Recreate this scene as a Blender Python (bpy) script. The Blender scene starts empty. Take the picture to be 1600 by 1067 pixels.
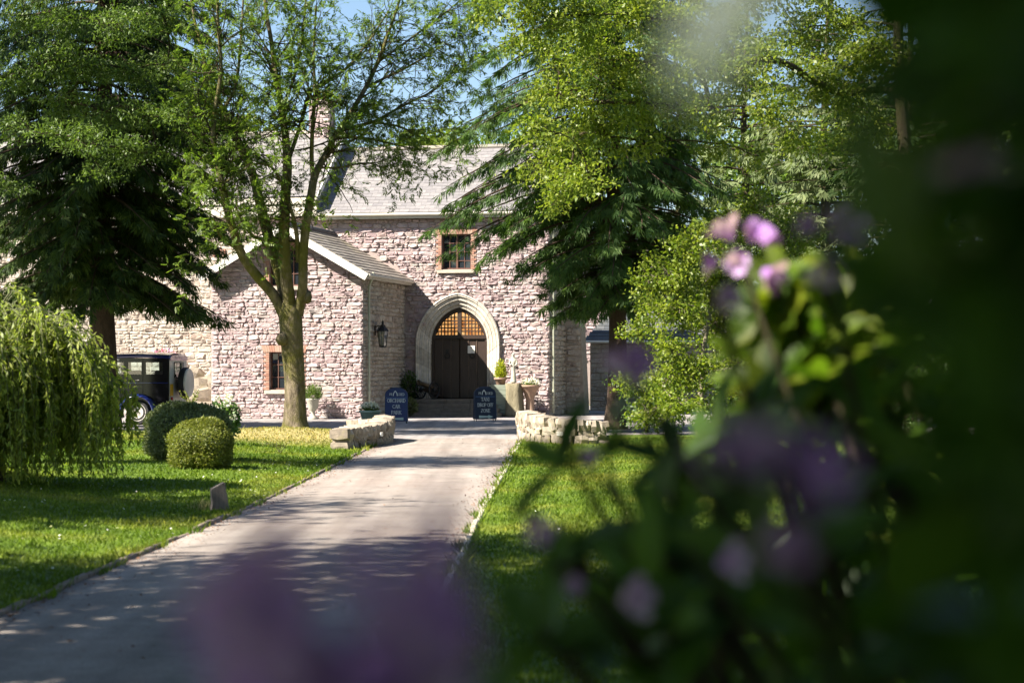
import bpy, math, random
import numpy as np
from mathutils import Vector, Matrix

# ------------------------------------------------------------------ camera
F = 3111.0                       # focal length in photo pixels (70 mm on 36 mm film, 1600 px wide)
HOR = 575.0                      # photo row of the horizon
CAMZ = 1.7
scene = bpy.context.scene
COL = scene.collection
cam = bpy.data.cameras.new('camera')
cam.lens = 70.0
cam.sensor_width = 36.0
cam.shift_y = (HOR - 533.5) / 1600.0
cam.clip_start = 0.05
cam.clip_end = 2000.0
cam.dof.use_dof = True
cam.dof.focus_distance = 62.0
cam.dof.aperture_fstop = 2.8
cam_o = bpy.data.objects.new('camera', cam)
cam_o.location = (0, 0, CAMZ)
cam_o.rotation_euler = (math.radians(90), 0, 0)
COL.objects.link(cam_o)
scene.camera = cam_o

# ------------------------------------------------------------------ sky, sun, exposure
SUN_TRAVEL = Vector((1.528, 0.697, -1.55)).normalized()
SUN_EL = math.asin(-SUN_TRAVEL.z)
world = bpy.data.worlds.new('World')
scene.world = world
world.use_nodes = True
wn = world.node_tree
sky = wn.nodes.new('ShaderNodeTexSky')
sky.sky_type = 'NISHITA'
sky.sun_disc = False
sky.sun_elevation = SUN_EL
sky.sun_rotation = math.atan2(-SUN_TRAVEL.x, -SUN_TRAVEL.y)
sky.air_density = 1.0
sky.dust_density = 0.5
sky.ozone_density = 2.6
wn.links.new(sky.outputs[0], wn.nodes['Background'].inputs[0])
wn.nodes['Background'].inputs[1].default_value = 0.05
sun = bpy.data.lights.new('sun', 'SUN')
sun.energy = 5.0
sun.angle = math.radians(0.53)
sun.color = (1.0, 0.93, 0.82)
sun_o = bpy.data.objects.new('sun', sun)
sun_o.rotation_euler = SUN_TRAVEL.to_track_quat('-Z', 'Y').to_euler()
sun_o.location = (-30, -14, 40)
COL.objects.link(sun_o)
vs = scene.view_settings
vs.view_transform = 'Standard'
vs.look = 'None'
vs.exposure = 1.9
vs.gamma = 1.0
vs.use_curve_mapping = False
scene.cycles.max_bounces = 8
scene.cycles.transparent_max_bounces = 8
scene.cycles.caustics_reflective = False
scene.cycles.caustics_refractive = False

RS = np.random.default_rng(11)
random.seed(5)

# ------------------------------------------------------------------ helpers
def at(px, py, Y):
    """a photo pixel at a known distance"""
    return np.array(((px - 800.0) / F * Y, Y, CAMZ - (py - HOR) / F * Y))

def gnd(px, py):
    Y = CAMZ * F / (py - HOR)
    return np.array(((px - 800.0) / F * Y, Y, 0.0))

def tag(o, label, cat, group=None):
    o['label'] = label
    o['category'] = cat
    if group: o['group'] = group
    return o

def structure(o):
    o['kind'] = 'structure'
    return o

def stuff(o):
    o['kind'] = 'stuff'
    return o

def empty(name, loc=(0, 0, 0), rz=0.0, parent=None):
    o = bpy.data.objects.new(name, None)
    o.empty_display_size = 0.2
    o.location = loc
    o.rotation_euler = (0, 0, rz)
    COL.objects.link(o)
    if parent: o.parent = parent
    return o

def link(name, me, parent=None, loc=(0, 0, 0), rot=(0, 0, 0), scale=None):
    o = bpy.data.objects.new(name, me)
    o.location = loc
    o.rotation_euler = rot
    if scale is not None: o.scale = scale
    COL.objects.link(o)
    if parent: o.parent = parent
    return o

def clone_tree(o, parent=None):
    c = o.copy()
    COL.objects.link(c)
    c.parent = parent
    for ch in list(o.children):
        clone_tree(ch, c)
    return c

class MB:
    """collects geometry for ONE mesh object"""
    def __init__(s):
        s.v = []; s.f = []; s.r = []; s.cur = 0.0
    def add(s, verts, faces):
        b = len(s.v)
        s.v.extend([tuple(map(float, p)) for p in verts])
        s.f.extend([tuple(i + b for i in f) for f in faces])
        s.r.extend([s.cur] * len(faces))
        return s
    def box(s, x0, x1, y0, y1, z0, z1):
        v = [(x0,y0,z0),(x1,y0,z0),(x1,y1,z0),(x0,y1,z0),(x0,y0,z1),(x1,y0,z1),(x1,y1,z1),(x0,y1,z1)]
        return s.add(v, [(3,2,1,0),(4,5,6,7),(0,1,5,4),(1,2,6,5),(2,3,7,6),(3,0,4,7)])
    def bbox(s, x0, x1, y0, y1, z0, z1, b=0.01):
        """box with chamfered vertical-outline edges along y"""
        p = [(x0+b,z0),(x1-b,z0),(x1,z0+b),(x1,z1-b),(x1-b,z1),(x0+b,z1),(x0,z1-b),(x0,z0+b)]
        return s.prism(p, y0, y1, b)
    def prism(s, poly, y0, y1, bev=0.0):
        """polygon in (x,z), extruded from y0 to y1; the y0 face bevelled"""
        n = len(poly)
        cx = sum(p[0] for p in poly)/n; cz = sum(p[1] for p in poly)/n
        rings = []
        if bev > 0:
            k = []
            for (x, z) in poly:
                d = math.hypot(x-cx, z-cz) or 1
                q = max(0.0, 1-bev/d)
                k.append((cx+(x-cx)*q, y0, cz+(z-cz)*q))
            rings.append(k)
            rings.append([(x, y0+bev, z) for x, z in poly])
        else:
            rings.append([(x, y0, z) for x, z in poly])
        rings.append([(x, y1, z) for x, z in poly])
        v = [p for r in rings for p in r]
        f = [tuple(range(n))]
        for j in range(len(rings)-1):
            for i in range(n):
                a, b2 = j*n+i, j*n+(i+1) % n
                f.append((a, a+n, b2+n, b2))
        f.append(tuple(range((len(rings)-1)*n, len(rings)*n))[::-1])
        return s.add(v, f)
    def beam(s, a, b, w, h, up=(0,0,1)):
        """square bar from a to b"""
        a = np.array(a, float); b = np.array(b, float); d = b-a; d /= np.linalg.norm(d)
        u = np.array(up, float); x = np.cross(d, u)
        if np.linalg.norm(x) < 1e-5: x = np.cross(d, (1,0,0))
        x /= np.linalg.norm(x); u = np.cross(x, d)
        v = []
        for p in (a, b):
            for sx, su in ((-1,-1),(1,-1),(1,1),(-1,1)):
                v.append(p + x*w/2*sx + u*h/2*su)
        return s.add(v, [(3,2,1,0),(4,5,6,7),(0,1,5,4),(1,2,6,5),(2,3,7,6),(3,0,4,7)])
    def lathe(s, prof, n=16, c=(0,0,0), cap=True):
        v = []
        for r, z in prof:
            for i in range(n):
                t = 2*math.pi*i/n
                v.append((c[0]+r*math.cos(t), c[1]+r*math.sin(t), c[2]+z))
        f = []
        for j in range(len(prof)-1):
            for i in range(n):
                a, b = j*n+i, j*n+(i+1) % n
                f.append((a, b, b+n, a+n))
        if cap:
            f.append(tuple(range(n))[::-1])
            f.append(tuple(range((len(prof)-1)*n, len(prof)*n)))
        return s.add(v, f)
    def tube(s, pts, rad, k=8, cap=True):
        v, f = tube_arrays(np.asarray(pts, float), np.broadcast_to(np.asarray(rad, float), (len(pts),)), k)
        n = len(pts)
        f = [tuple(q) for q in f]
        if cap:
            f.append(tuple(range(k))[::-1]); f.append(tuple(range((n-1)*k, n*k)))
        return s.add(v, f)
    def ring(s, c, R, r, axis=1, n=24, k=6):
        """torus round the y axis (axis=1), x (0) or z (2)"""
        v = []; f = []
        for i in range(n):
            t = 2*math.pi*i/n
            for j in range(k):
                p = 2*math.pi*j/k
                a = (R+r*math.cos(p))*math.cos(t); b = (R+r*math.cos(p))*math.sin(t); d = r*math.sin(p)
                q = {1:(a,d,b), 0:(d,a,b), 2:(a,b,d)}[axis]
                v.append((c[0]+q[0], c[1]+q[1], c[2]+q[2]))
        for i in range(n):
            for j in range(k):
                f.append((i*k+j, ((i+1)%n)*k+j, ((i+1)%n)*k+(j+1)%k, i*k+(j+1)%k))
        return s.add(v, f)
    def loft(s, rings, cap=True, closed=True):
        n = len(rings[0]); v = [p for r in rings for p in r]; f = []
        for j in range(len(rings)-1):
            for i in range(n if closed else n-1):
                a, b = j*n+i, j*n+(i+1) % n
                f.append((a, b, b+n, a+n))
        if cap:
            f.append(tuple(range(n))[::-1]); f.append(tuple(range((len(rings)-1)*n, len(rings)*n)))
        return s.add(v, f)
    def mesh(s, name, mat, smooth=False, recalc=True):
        me = bpy.data.meshes.new(name)
        me.from_pydata(s.v, [], s.f)
        at_ = me.attributes.new('rnd', 'FLOAT', 'FACE')
        at_.data.foreach_set('value', np.array(s.r, np.float32))
        if recalc:
            import bmesh
            b = bmesh.new(); b.from_mesh(me)
            bmesh.ops.recalc_face_normals(b, faces=b.faces[:])
            b.to_mesh(me); b.free()
        if smooth:
            me.polygons.foreach_set('use_smooth', np.ones(len(me.polygons), bool))
        me.materials.append(mat)
        return me
    def build(s, name, mat, parent=None, loc=(0,0,0), rot=(0,0,0), smooth=False):
        return link(name, s.mesh(name, mat, smooth), parent, loc, rot)

def tube_arrays(P, R, k=6):
    n = len(P)
    T = np.gradient(P, axis=0)
    T /= np.linalg.norm(T, axis=1, keepdims=True) + 1e-9
    ref = np.array((0.0, 0.0, 1.0)) if abs(T[0][2]) < 0.9 else np.array((1.0, 0.0, 0.0))
    x = np.cross(T[0], ref); x /= np.linalg.norm(x)
    V = np.empty((n, k, 3))
    ang = np.arange(k)*2*math.pi/k
    ca, sa = np.cos(ang)[:, None], np.sin(ang)[:, None]
    for i in range(n):
        x = x - T[i]*np.dot(x, T[i]); x /= np.linalg.norm(x)+1e-9
        y = np.cross(T[i], x)
        V[i] = P[i] + R[i]*(ca*x + sa*y)
    a = (np.arange(n-1)[:, None]*k + np.arange(k)[None]).ravel()
    b = (np.arange(n-1)[:, None]*k + (np.arange(k)[None]+1) % k).ravel()
    return V.reshape(-1, 3), np.stack([a, b, b+k, a+k], 1)

def quad_mesh(name, V, Q, mat, parent=None, rnd=None, smooth=False, loc=(0,0,0)):
    """numpy arrays of verts and quads/tris to an object"""
    me = bpy.data.meshes.new(name)
    n, k = Q.shape
    me.vertices.add(len(V)); me.vertices.foreach_set('co', np.asarray(V, np.float32).ravel())
    me.loops.add(n*k); me.loops.foreach_set('vertex_index', Q.astype(np.int32).ravel())
    me.polygons.add(n)
    me.polygons.foreach_set('loop_start', (np.arange(n)*k).astype(np.int32))
    try: me.polygons.foreach_set('loop_total', np.full(n, k, np.int32))
    except Exception: pass
    if smooth: me.polygons.foreach_set('use_smooth', np.ones(n, bool))
    if rnd is not None:
        a = me.attributes.new('rnd', 'FLOAT', 'FACE')
        a.data.foreach_set('value', np.asarray(rnd, np.float32))
    me.update(calc_edges=True)
    me.materials.append(mat)
    return link(name, me, parent, loc)

def tubes_obj(name, paths, mat, parent=None, k=6, smooth=True):
    Vs = []; Qs = []; b = 0
    for P, R in paths:
        kk = k if np.max(R) > 0.03 else (4 if np.max(R) > 0.009 else 3)
        V, Q = tube_arrays(np.asarray(P, float), np.asarray(R, float), kk)
        Vs.append(V); Qs.append(Q+b); b += len(V)
    return quad_mesh(name, np.concatenate(Vs), np.concatenate(Qs), mat, parent, np.zeros(sum(len(q) for q in Qs)), smooth)

def unit(v):
    return v/(np.linalg.norm(v, axis=-1, keepdims=True)+1e-9)

def leaves(name, P, D, L, W, mat, parent=None, rnd=None, N=None, fold=0.18, rs=RS, belly=0.45):
    """rhombic leaves: base P, direction D, length L, width W"""
    n = len(P)
    D = unit(np.asarray(D, float))
    if N is None: N = rs.normal(size=(n, 3))
    S = unit(np.cross(D, N)); N2 = np.cross(S, D)
    L = np.broadcast_to(L, (n,))[:, None]; W = np.broadcast_to(W, (n,))[:, None]
    mid = P + D*L*belly
    V = np.stack([P, mid+S*W*0.5+N2*W*fold, P+D*L-N2*L*0.08, mid-S*W*0.5+N2*W*fold], 1).reshape(-1, 3)
    Q = np.arange(4*n).reshape(n, 4)
    if rnd is None: rnd = rs.random(n)
    return quad_mesh(name, V, Q, mat, parent, rnd)

# ------------------------------------------------------------------ materials
MATS = {}
def new_mat(name):
    m = bpy.data.materials.new(name); m.use_nodes = True
    nt = m.node_tree
    return m, nt, nt.nodes['Principled BSDF']

def nd(nt, typ, **kw):
    n = nt.nodes.new(typ)
    for k, v in kw.items():
        if hasattr(n, k): setattr(n, k, v)
        else: n.inputs[k].default_value = v
    return n

def ramp(nt, fac, stops):
    r = nt.nodes.new('ShaderNodeValToRGB')
    e = r.color_ramp.elements
    while len(e) < len(stops): e.new(0.5)
    for q, (p, c) in zip(e, stops):
        q.position = p; q.color = (c[0], c[1], c[2], 1)
    nt.links.new(fac, r.inputs[0])
    return r.outputs[0]

def mixc(nt, fac, a, b, mode='MIX'):
    m = nt.nodes.new('ShaderNodeMix'); m.data_type = 'RGBA'; m.blend_type = mode
    for sock, val in ((m.inputs[0], fac), (m.inputs[6], a), (m.inputs[7], b)):
        if hasattr(val, 'default_value') or isinstance(val, bpy.types.NodeSocket): nt.links.new(val, sock)
        elif isinstance(val, (int, float)): sock.default_value = val
        else: sock.default_value = (*val, 1)
    return m.outputs[2]

def piece_rnd(nt):
    """random per piece: face attribute plus object random"""
    a = nd(nt, 'ShaderNodeAttribute', attribute_name='rnd')
    o = nd(nt, 'ShaderNodeObjectInfo')
    s = nd(nt, 'ShaderNodeMath', operation='ADD')
    nt.links.new(a.outputs['Fac'], s.inputs[0]); nt.links.new(o.outputs['Random'], s.inputs[1])
    f = nd(nt, 'ShaderNodeMath', operation='FRACT')
    nt.links.new(s.outputs[0], f.inputs[0])
    return f.outputs[0]

def noise(nt, scale, detail=4, rough=0.6, coord='Object', dist=0.0, stretch=None):
    tc = nd(nt, 'ShaderNodeTexCoord')
    n = nd(nt, 'ShaderNodeTexNoise')
    n.inputs['Scale'].default_value = scale; n.inputs['Detail'].default_value = detail
    n.inputs['Roughness'].default_value = rough; n.inputs['Distortion'].default_value = dist
    src = tc.outputs[coord]
    if stretch:
        mp = nd(nt, 'ShaderNodeMapping'); mp.inputs['Scale'].default_value = stretch
        nt.links.new(src, mp.inputs[0]); src = mp.outputs[0]
    nt.links.new(src, n.inputs['Vector'])
    return n.outputs['Fac']

def bump(nt, bsdf, h, strength=0.4, dist=0.01):
    b = nd(nt, 'ShaderNodeBump'); b.inputs['Strength'].default_value = strength; b.inputs['Distance'].default_value = dist
    nt.links.new(h, b.inputs['Height']); nt.links.new(b.outputs[0], bsdf.inputs['Normal'])

def simple(name, c1, c2=None, rough=0.6, scale=6.0, bmp=0.0, metal=0.0, spec=0.5, bscale=None, bdist=0.01, stretch=None, coord='Object'):
    if name in MATS: return MATS[name]
    m, nt, b = new_mat(name)
    if c2 is None: c2 = tuple(x*0.8 for x in c1)
    col = ramp(nt, noise(nt, scale, coord=coord, stretch=stretch), [(0.3, c2), (0.7, c1)])
    nt.links.new(col, b.inputs['Base Color'])
    b.inputs['Roughness'].default_value = rough; b.inputs['Metallic'].default_value = metal
    b.inputs['Specular IOR Level'].default_value = spec
    if bmp: bump(nt, b, noise(nt, bscale or scale*4, 6, coord=coord, stretch=stretch), bmp, bdist)
    MATS[name] = m
    return m

def stone_mat(name, stops, lichen=(0.42, 0.40, 0.30), lich=0.25, rough=0.9):
    m, nt, b = new_mat(name)
    base = ramp(nt, piece_rnd(nt), stops)
    n1 = noise(nt, 9.0, 6, 0.65, 'Object')
    tone = ramp(nt, n1, [(0.25, (0.62, 0.62, 0.62)), (0.75, (1.18, 1.15, 1.12))])
    c = mixc(nt, 1.0, base, tone, 'MULTIPLY')
    n2 = noise(nt, 2.3, 5, 0.7, 'Object', 0.6)
    lf = ramp(nt, n2, [(0.52, (0, 0, 0)), (0.68, (lich,)*3)])
    c = mixc(nt, lf, c, lichen)
    nt.links.new(c, b.inputs['Base Color'])
    b.inputs['Roughness'].default_value = rough; b.inputs['Specular IOR Level'].default_value = 0.2
    bump(nt, b, noise(nt, 28.0, 8, 0.7, 'Object'), 0.55, 0.02)
    return m

def leaf_mat(name, stops, trans=0.35, rough=0.5, spec=0.35, tcol=1.7):
    m, nt, b = new_mat(name)
    c = ramp(nt, piece_rnd(nt), stops)
    nt.links.new(c, b.inputs['Base Color'])
    b.inputs['Roughness'].default_value = rough; b.inputs['Specular IOR Level'].default_value = spec
    t = nd(nt, 'ShaderNodeBsdfTranslucent')
    tc = mixc(nt, 1.0, c, (tcol, tcol*1.05, tcol*0.55), 'MULTIPLY')
    nt.links.new(tc, t.inputs['Color'])
    mx = nd(nt, 'ShaderNodeMixShader'); mx.inputs[0].default_value = trans
    nt.links.new(b.outputs[0], mx.inputs[1]); nt.links.new(t.outputs[0], mx.inputs[2])
    nt.links.new(mx.outputs[0], nt.nodes['Material Output'].inputs['Surface'])
    return m

M = {}
M['stone_pink'] = stone_mat('pink_rubble_stone', [(0.0, (0.35,0.262,0.265)), (0.3, (0.41,0.318,0.322)), (0.6, (0.44,0.36,0.36)), (0.85, (0.43,0.38,0.355)), (1.0, (0.36,0.27,0.255))], (0.50,0.46,0.40), 0.3)
M['stone_cream'] = stone_mat('cream_rubble_stone', [(0.0, (0.37,0.315,0.27)), (0.4, (0.44,0.39,0.335)), (0.8, (0.47,0.43,0.375)), (1.0, (0.36,0.285,0.235))], (0.55,0.51,0.44), 0.3)
M['stone_grey'] = stone_mat('weathered_field_stone', [(0.0, (0.20,0.165,0.13)), (0.5, (0.31,0.265,0.21)), (1.0, (0.38,0.335,0.27))], (0.24,0.21,0.10), 0.7)
M['mortar'] = simple('lime_mortar', (0.40,0.325,0.30), (0.30,0.235,0.215), 0.95, 5, 0.5, spec=0.1, bscale=40)
M['mortar_cream'] = simple('pale_mortar', (0.40,0.34,0.28), (0.30,0.25,0.20), 0.95, 5, 0.5, spec=0.1, bscale=40)
M['lime'] = simple('dressed_limestone', (0.66,0.61,0.53), (0.50,0.46,0.39), 0.85, 3.0, 0.25, spec=0.2, bscale=30)
M['dressed'] = stone_mat('jointed_limestone', [(0.0,(0.46,0.42,0.36)),(0.5,(0.58,0.535,0.465)),(1.0,(0.64,0.60,0.53))], (0.40,0.37,0.28), 0.35)
M['sill'] = simple('sandstone_sill', (0.50,0.43,0.34), (0.36,0.31,0.25), 0.9, 6, 0.3, spec=0.2)
def brick_mat():
    m, nt, b = new_mat('orange_brick')
    c = ramp(nt, piece_rnd(nt), [(0.0, (0.28,0.135,0.095)), (0.5, (0.37,0.205,0.145)), (1.0, (0.36,0.25,0.19))])
    c = mixc(nt, 1.0, c, ramp(nt, noise(nt, 25, 5), [(0.3,(0.75,0.75,0.75)),(0.7,(1.15,1.12,1.1))]), 'MULTIPLY')
    nt.links.new(c, b.inputs['Base Color']); b.inputs['Roughness'].default_value = 0.9
    bump(nt, b, noise(nt, 60, 5), 0.3, 0.005)
    return m
M['brick'] = brick_mat()
def slate_mat(name, stops, moss=0.0, rough=0.55):
    m, nt, b = new_mat(name)
    c = ramp(nt, piece_rnd(nt), stops)
    c = mixc(nt, 1.0, c, ramp(nt, noise(nt, 4, 6, 0.7), [(0.3,(0.8,0.8,0.8)),(0.7,(1.15,1.14,1.12))]), 'MULTIPLY')
    lf = ramp(nt, noise(nt, 1.3, 6, 0.75), [(0.5,(0,0,0)),(0.7,(moss,)*3)])
    c = mixc(nt, lf, c, (0.30,0.27,0.14))
    nt.links.new(c, b.inputs['Base Color']); b.inputs['Roughness'].default_value = rough
    b.inputs['Specular IOR Level'].default_value = 0.35
    bump(nt, b, noise(nt, 18, 6), 0.25, 0.01)
    return m
M['slate'] = slate_mat('weathered_slate', [(0.0,(0.165,0.155,0.158)),(0.5,(0.19,0.178,0.178)),(1.0,(0.215,0.20,0.198))], 0.35)
M['slate_porch'] = slate_mat('mossy_slate', [(0.0,(0.17,0.15,0.13)),(0.5,(0.24,0.21,0.18)),(1.0,(0.30,0.27,0.23))], 0.75)
M['slate_dark'] = slate_mat('dark_slate', [(0.0,(0.055,0.06,0.066)),(0.5,(0.075,0.08,0.085)),(1.0,(0.10,0.10,0.10))], 0.3)
M['white_paint'] = simple('white_painted_timber', (0.80,0.78,0.72), (0.68,0.65,0.58), 0.5, 4, 0.1)
M['cream_paint'] = simple('cream_painted_timber', (0.55,0.51,0.43), (0.45,0.41,0.34), 0.6, 5, 0.1)
M['pipe'] = simple('cream_painted_iron', (0.46,0.46,0.36), (0.36,0.37,0.27), 0.45, 8)
M['lead'] = simple('grey_lead', (0.20,0.20,0.22), (0.13,0.13,0.15), 0.5, 5, 0.1)
M['dark_wood'] = simple('dark_oak', (0.045,0.026,0.018), (0.022,0.013,0.010), 0.45, 3, 0.4, bscale=10, stretch=(9,9,0.7))
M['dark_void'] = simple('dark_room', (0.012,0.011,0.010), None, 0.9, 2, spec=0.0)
M['frame_brown'] = simple('brown_window_timber', (0.13,0.06,0.04), (0.08,0.035,0.025), 0.5, 8, 0.1)
M['iron'] = simple('black_iron', (0.03,0.032,0.034), (0.015,0.016,0.017), 0.45, 20, 0.2, metal=0.5)
M['bronze'] = simple('bronze', (0.16,0.12,0.07), (0.07,0.06,0.045), 0.4, 12, 0.1, metal=0.7)
M['step_stone'] = simple('worn_step_stone', (0.20,0.17,0.14), (0.12,0.105,0.085), 0.85, 5, 0.3, spec=0.2)
M['plate_stone'] = simple('pale_plaque', (0.72,0.69,0.62), (0.62,0.58,0.5), 0.6, 10)

def glass_mat(name, tint=(0.02,0.025,0.03), rough=0.03, spec=0.9):
    m, nt, b = new_mat(name)
    b.inputs['Base Color'].default_value = (*tint, 1); b.inputs['Roughness'].default_value = rough
    b.inputs['Specular IOR Level'].default_value = spec
    return m
M['window_glass'] = glass_mat('dark_window_glass')
def clear_glass(name, tr=0.75, col=(0.9,0.95,0.95)):
    m, nt, b = new_mat(name)
    g = nd(nt, 'ShaderNodeBsdfGlossy'); g.inputs['Roughness'].default_value = 0.03
    t = nd(nt, 'ShaderNodeBsdfTransparent'); t.inputs[0].default_value = (*col, 1)
    x = nd(nt, 'ShaderNodeMixShader'); x.inputs[0].default_value = 1-tr
    nt.links.new(t.outputs[0], x.inputs[1]); nt.links.new(g.outputs[0], x.inputs[2])
    nt.links.new(x.outputs[0], nt.nodes['Material Output'].inputs['Surface'])
    return m
M['car_glass'] = clear_glass('car_glass', 0.86)
M['lantern_glass'] = clear_glass('lantern_glass', 0.6, (0.75,0.78,0.7))
def amber():
    m, nt, b = new_mat('amber_lit_glass')
    c = ramp(nt, noise(nt, 3.2, 4, 0.6), [(0.35, (0.40,0.13,0.03)), (0.55, (0.85,0.42,0.13)), (0.72, (0.95,0.72,0.38))])
    nt.links.new(c, b.inputs['Base Color']); nt.links.new(c, b.inputs['Emission Color'])
    b.inputs['Emission Strength'].default_value = 0.30; b.inputs['Roughness'].default_value = 0.3
    return m
M['amber'] = amber()

def bark(name, c1, c2, moss=None, mossf=0.0, scale=6.0):
    m, nt, b = new_mat(name)
    c = ramp(nt, noise(nt, scale, 7, 0.7, stretch=(1.6,1.6,0.5)), [(0.3, c2), (0.7, c1)])
    if moss:
        lf = ramp(nt, noise(nt, 1.1, 7, 0.8, dist=0.8), [(0.42,(0,0,0)),(0.58,(mossf,)*3)])
        c = mixc(nt, lf, c, moss)
    nt.links.new(c, b.inputs['Base Color']); b.inputs['Roughness'].default_value = 0.9
    b.inputs['Specular IOR Level'].default_value = 0.15
    bump(nt, b, noise(nt, scale*3, 8, 0.75, stretch=(1.8,1.8,0.4)), 1.0, 0.10)
    return m
M['ash_bark'] = bark('mossy_ash_bark', (0.33,0.265,0.18), (0.05,0.038,0.027), (0.13,0.125,0.018), 0.85, 6.0)
M['conifer_bark'] = bark('red_brown_conifer_bark', (0.125,0.085,0.06), (0.06,0.042,0.03), None, 0, 8)
M['dark_bark'] = bark('dark_bark', (0.085,0.062,0.043), (0.04,0.03,0.022), (0.10,0.10,0.03), 0.5)
M['pale_bark'] = bark('pale_bark', (0.36,0.31,0.24), (0.22,0.18,0.14), (0.2,0.2,0.06), 0.3)

M['leaf_ash'] = leaf_mat('ash_leaf', [(0,(0.05,0.09,0.012)),(0.5,(0.085,0.14,0.02)),(1,(0.14,0.185,0.025))], 0.45)
M['leaf_conifer'] = leaf_mat('dark_conifer_spray', [(0,(0.020,0.042,0.010)),(0.55,(0.040,0.072,0.015)),(1,(0.085,0.125,0.024))], 0.28, 0.6, 0.2)
M['leaf_conifer2'] = leaf_mat('green_conifer_spray', [(0,(0.030,0.066,0.016)),(0.55,(0.056,0.11,0.026)),(1,(0.12,0.18,0.04))], 0.38, 0.6, 0.25)
M['leaf_bright'] = leaf_mat('glossy_yellow_green_leaf', [(0,(0.05,0.09,0.010)),(0.5,(0.11,0.16,0.016)),(1,(0.21,0.24,0.03))], 0.42, 0.45, 0.4)
M['leaf_mid'] = leaf_mat('mid_green_leaf', [(0,(0.05,0.085,0.014)),(0.5,(0.075,0.125,0.022)),(1,(0.115,0.165,0.032))], 0.35)
M['leaf_pale'] = leaf_mat('pale_green_needle', [(0,(0.09,0.12,0.05)),(0.5,(0.13,0.165,0.07)),(1,(0.18,0.21,0.09))], 0.3, 0.6, 0.2)
M['leaf_willow'] = leaf_mat('willow_leaf', [(0,(0.11,0.155,0.02)),(0.5,(0.18,0.235,0.035)),(1,(0.30,0.33,0.065))], 0.5)
M['leaf_box'] = leaf_mat('clipped_shrub_leaf', [(0,(0.09,0.115,0.018)),(0.5,(0.14,0.165,0.028)),(1,(0.22,0.22,0.045))], 0.3)
M['leaf_box2'] = leaf_mat('grey_green_shrub_leaf', [(0,(0.075,0.10,0.035)),(0.5,(0.125,0.155,0.055)),(1,(0.19,0.21,0.08))], 0.25)
M['leaf_rhodo'] = leaf_mat('rhododendron_leaf', [(0,(0.028,0.062,0.008)),(0.5,(0.046,0.098,0.010)),(1,(0.075,0.135,0.014))], 0.36, 0.45, 0.28, 2.2)
M['leaf_rhodo_new'] = leaf_mat('young_rhododendron_leaf', [(0,(0.055,0.11,0.008)),(0.5,(0.10,0.155,0.010)),(1,(0.16,0.19,0.013))], 0.42, 0.45, 0.3, 1.7)
M['leaf_shade'] = leaf_mat('shade_tree_leaf', [(0,(0.03,0.06,0.012)),(1,(0.07,0.12,0.02))], 0.2)
M['leaf_sheen'] = leaf_mat('leaf_painted_sheen', [(0,(0.42,0.48,0.40)),(1,(0.5,0.55,0.46))], 0.4, 0.5, 0.4, 1.0)  # pale colour stands in for bright light on the near leaf
M['petal'] = leaf_mat('mauve_petal', [(0,(0.40,0.19,0.58)),(0.5,(0.52,0.30,0.66)),(1,(0.70,0.52,0.76))], 0.4, 0.6, 0.2, 1.2)
M['petal_white'] = leaf_mat('white_petal', [(0,(0.75,0.70,0.66)),(1,(0.85,0.83,0.78))], 0.3, 0.6, 0.2, 1.1)
M['petal_pink'] = leaf_mat('pink_petal', [(0,(0.70,0.22,0.42)),(0.4,(0.80,0.50,0.66)),(0.7,(0.82,0.74,0.76)),(1,(0.45,0.28,0.62))], 0.3, 0.6, 0.2, 1.1)
M['leaf_lime'] = leaf_mat('lime_conifer_leaf', [(0,(0.20,0.24,0.02)),(1,(0.40,0.42,0.03))], 0.3)
M['leaf_hyd'] = leaf_mat('hydrangea_leaf', [(0,(0.06,0.11,0.03)),(1,(0.12,0.19,0.06))], 0.25)

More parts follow.
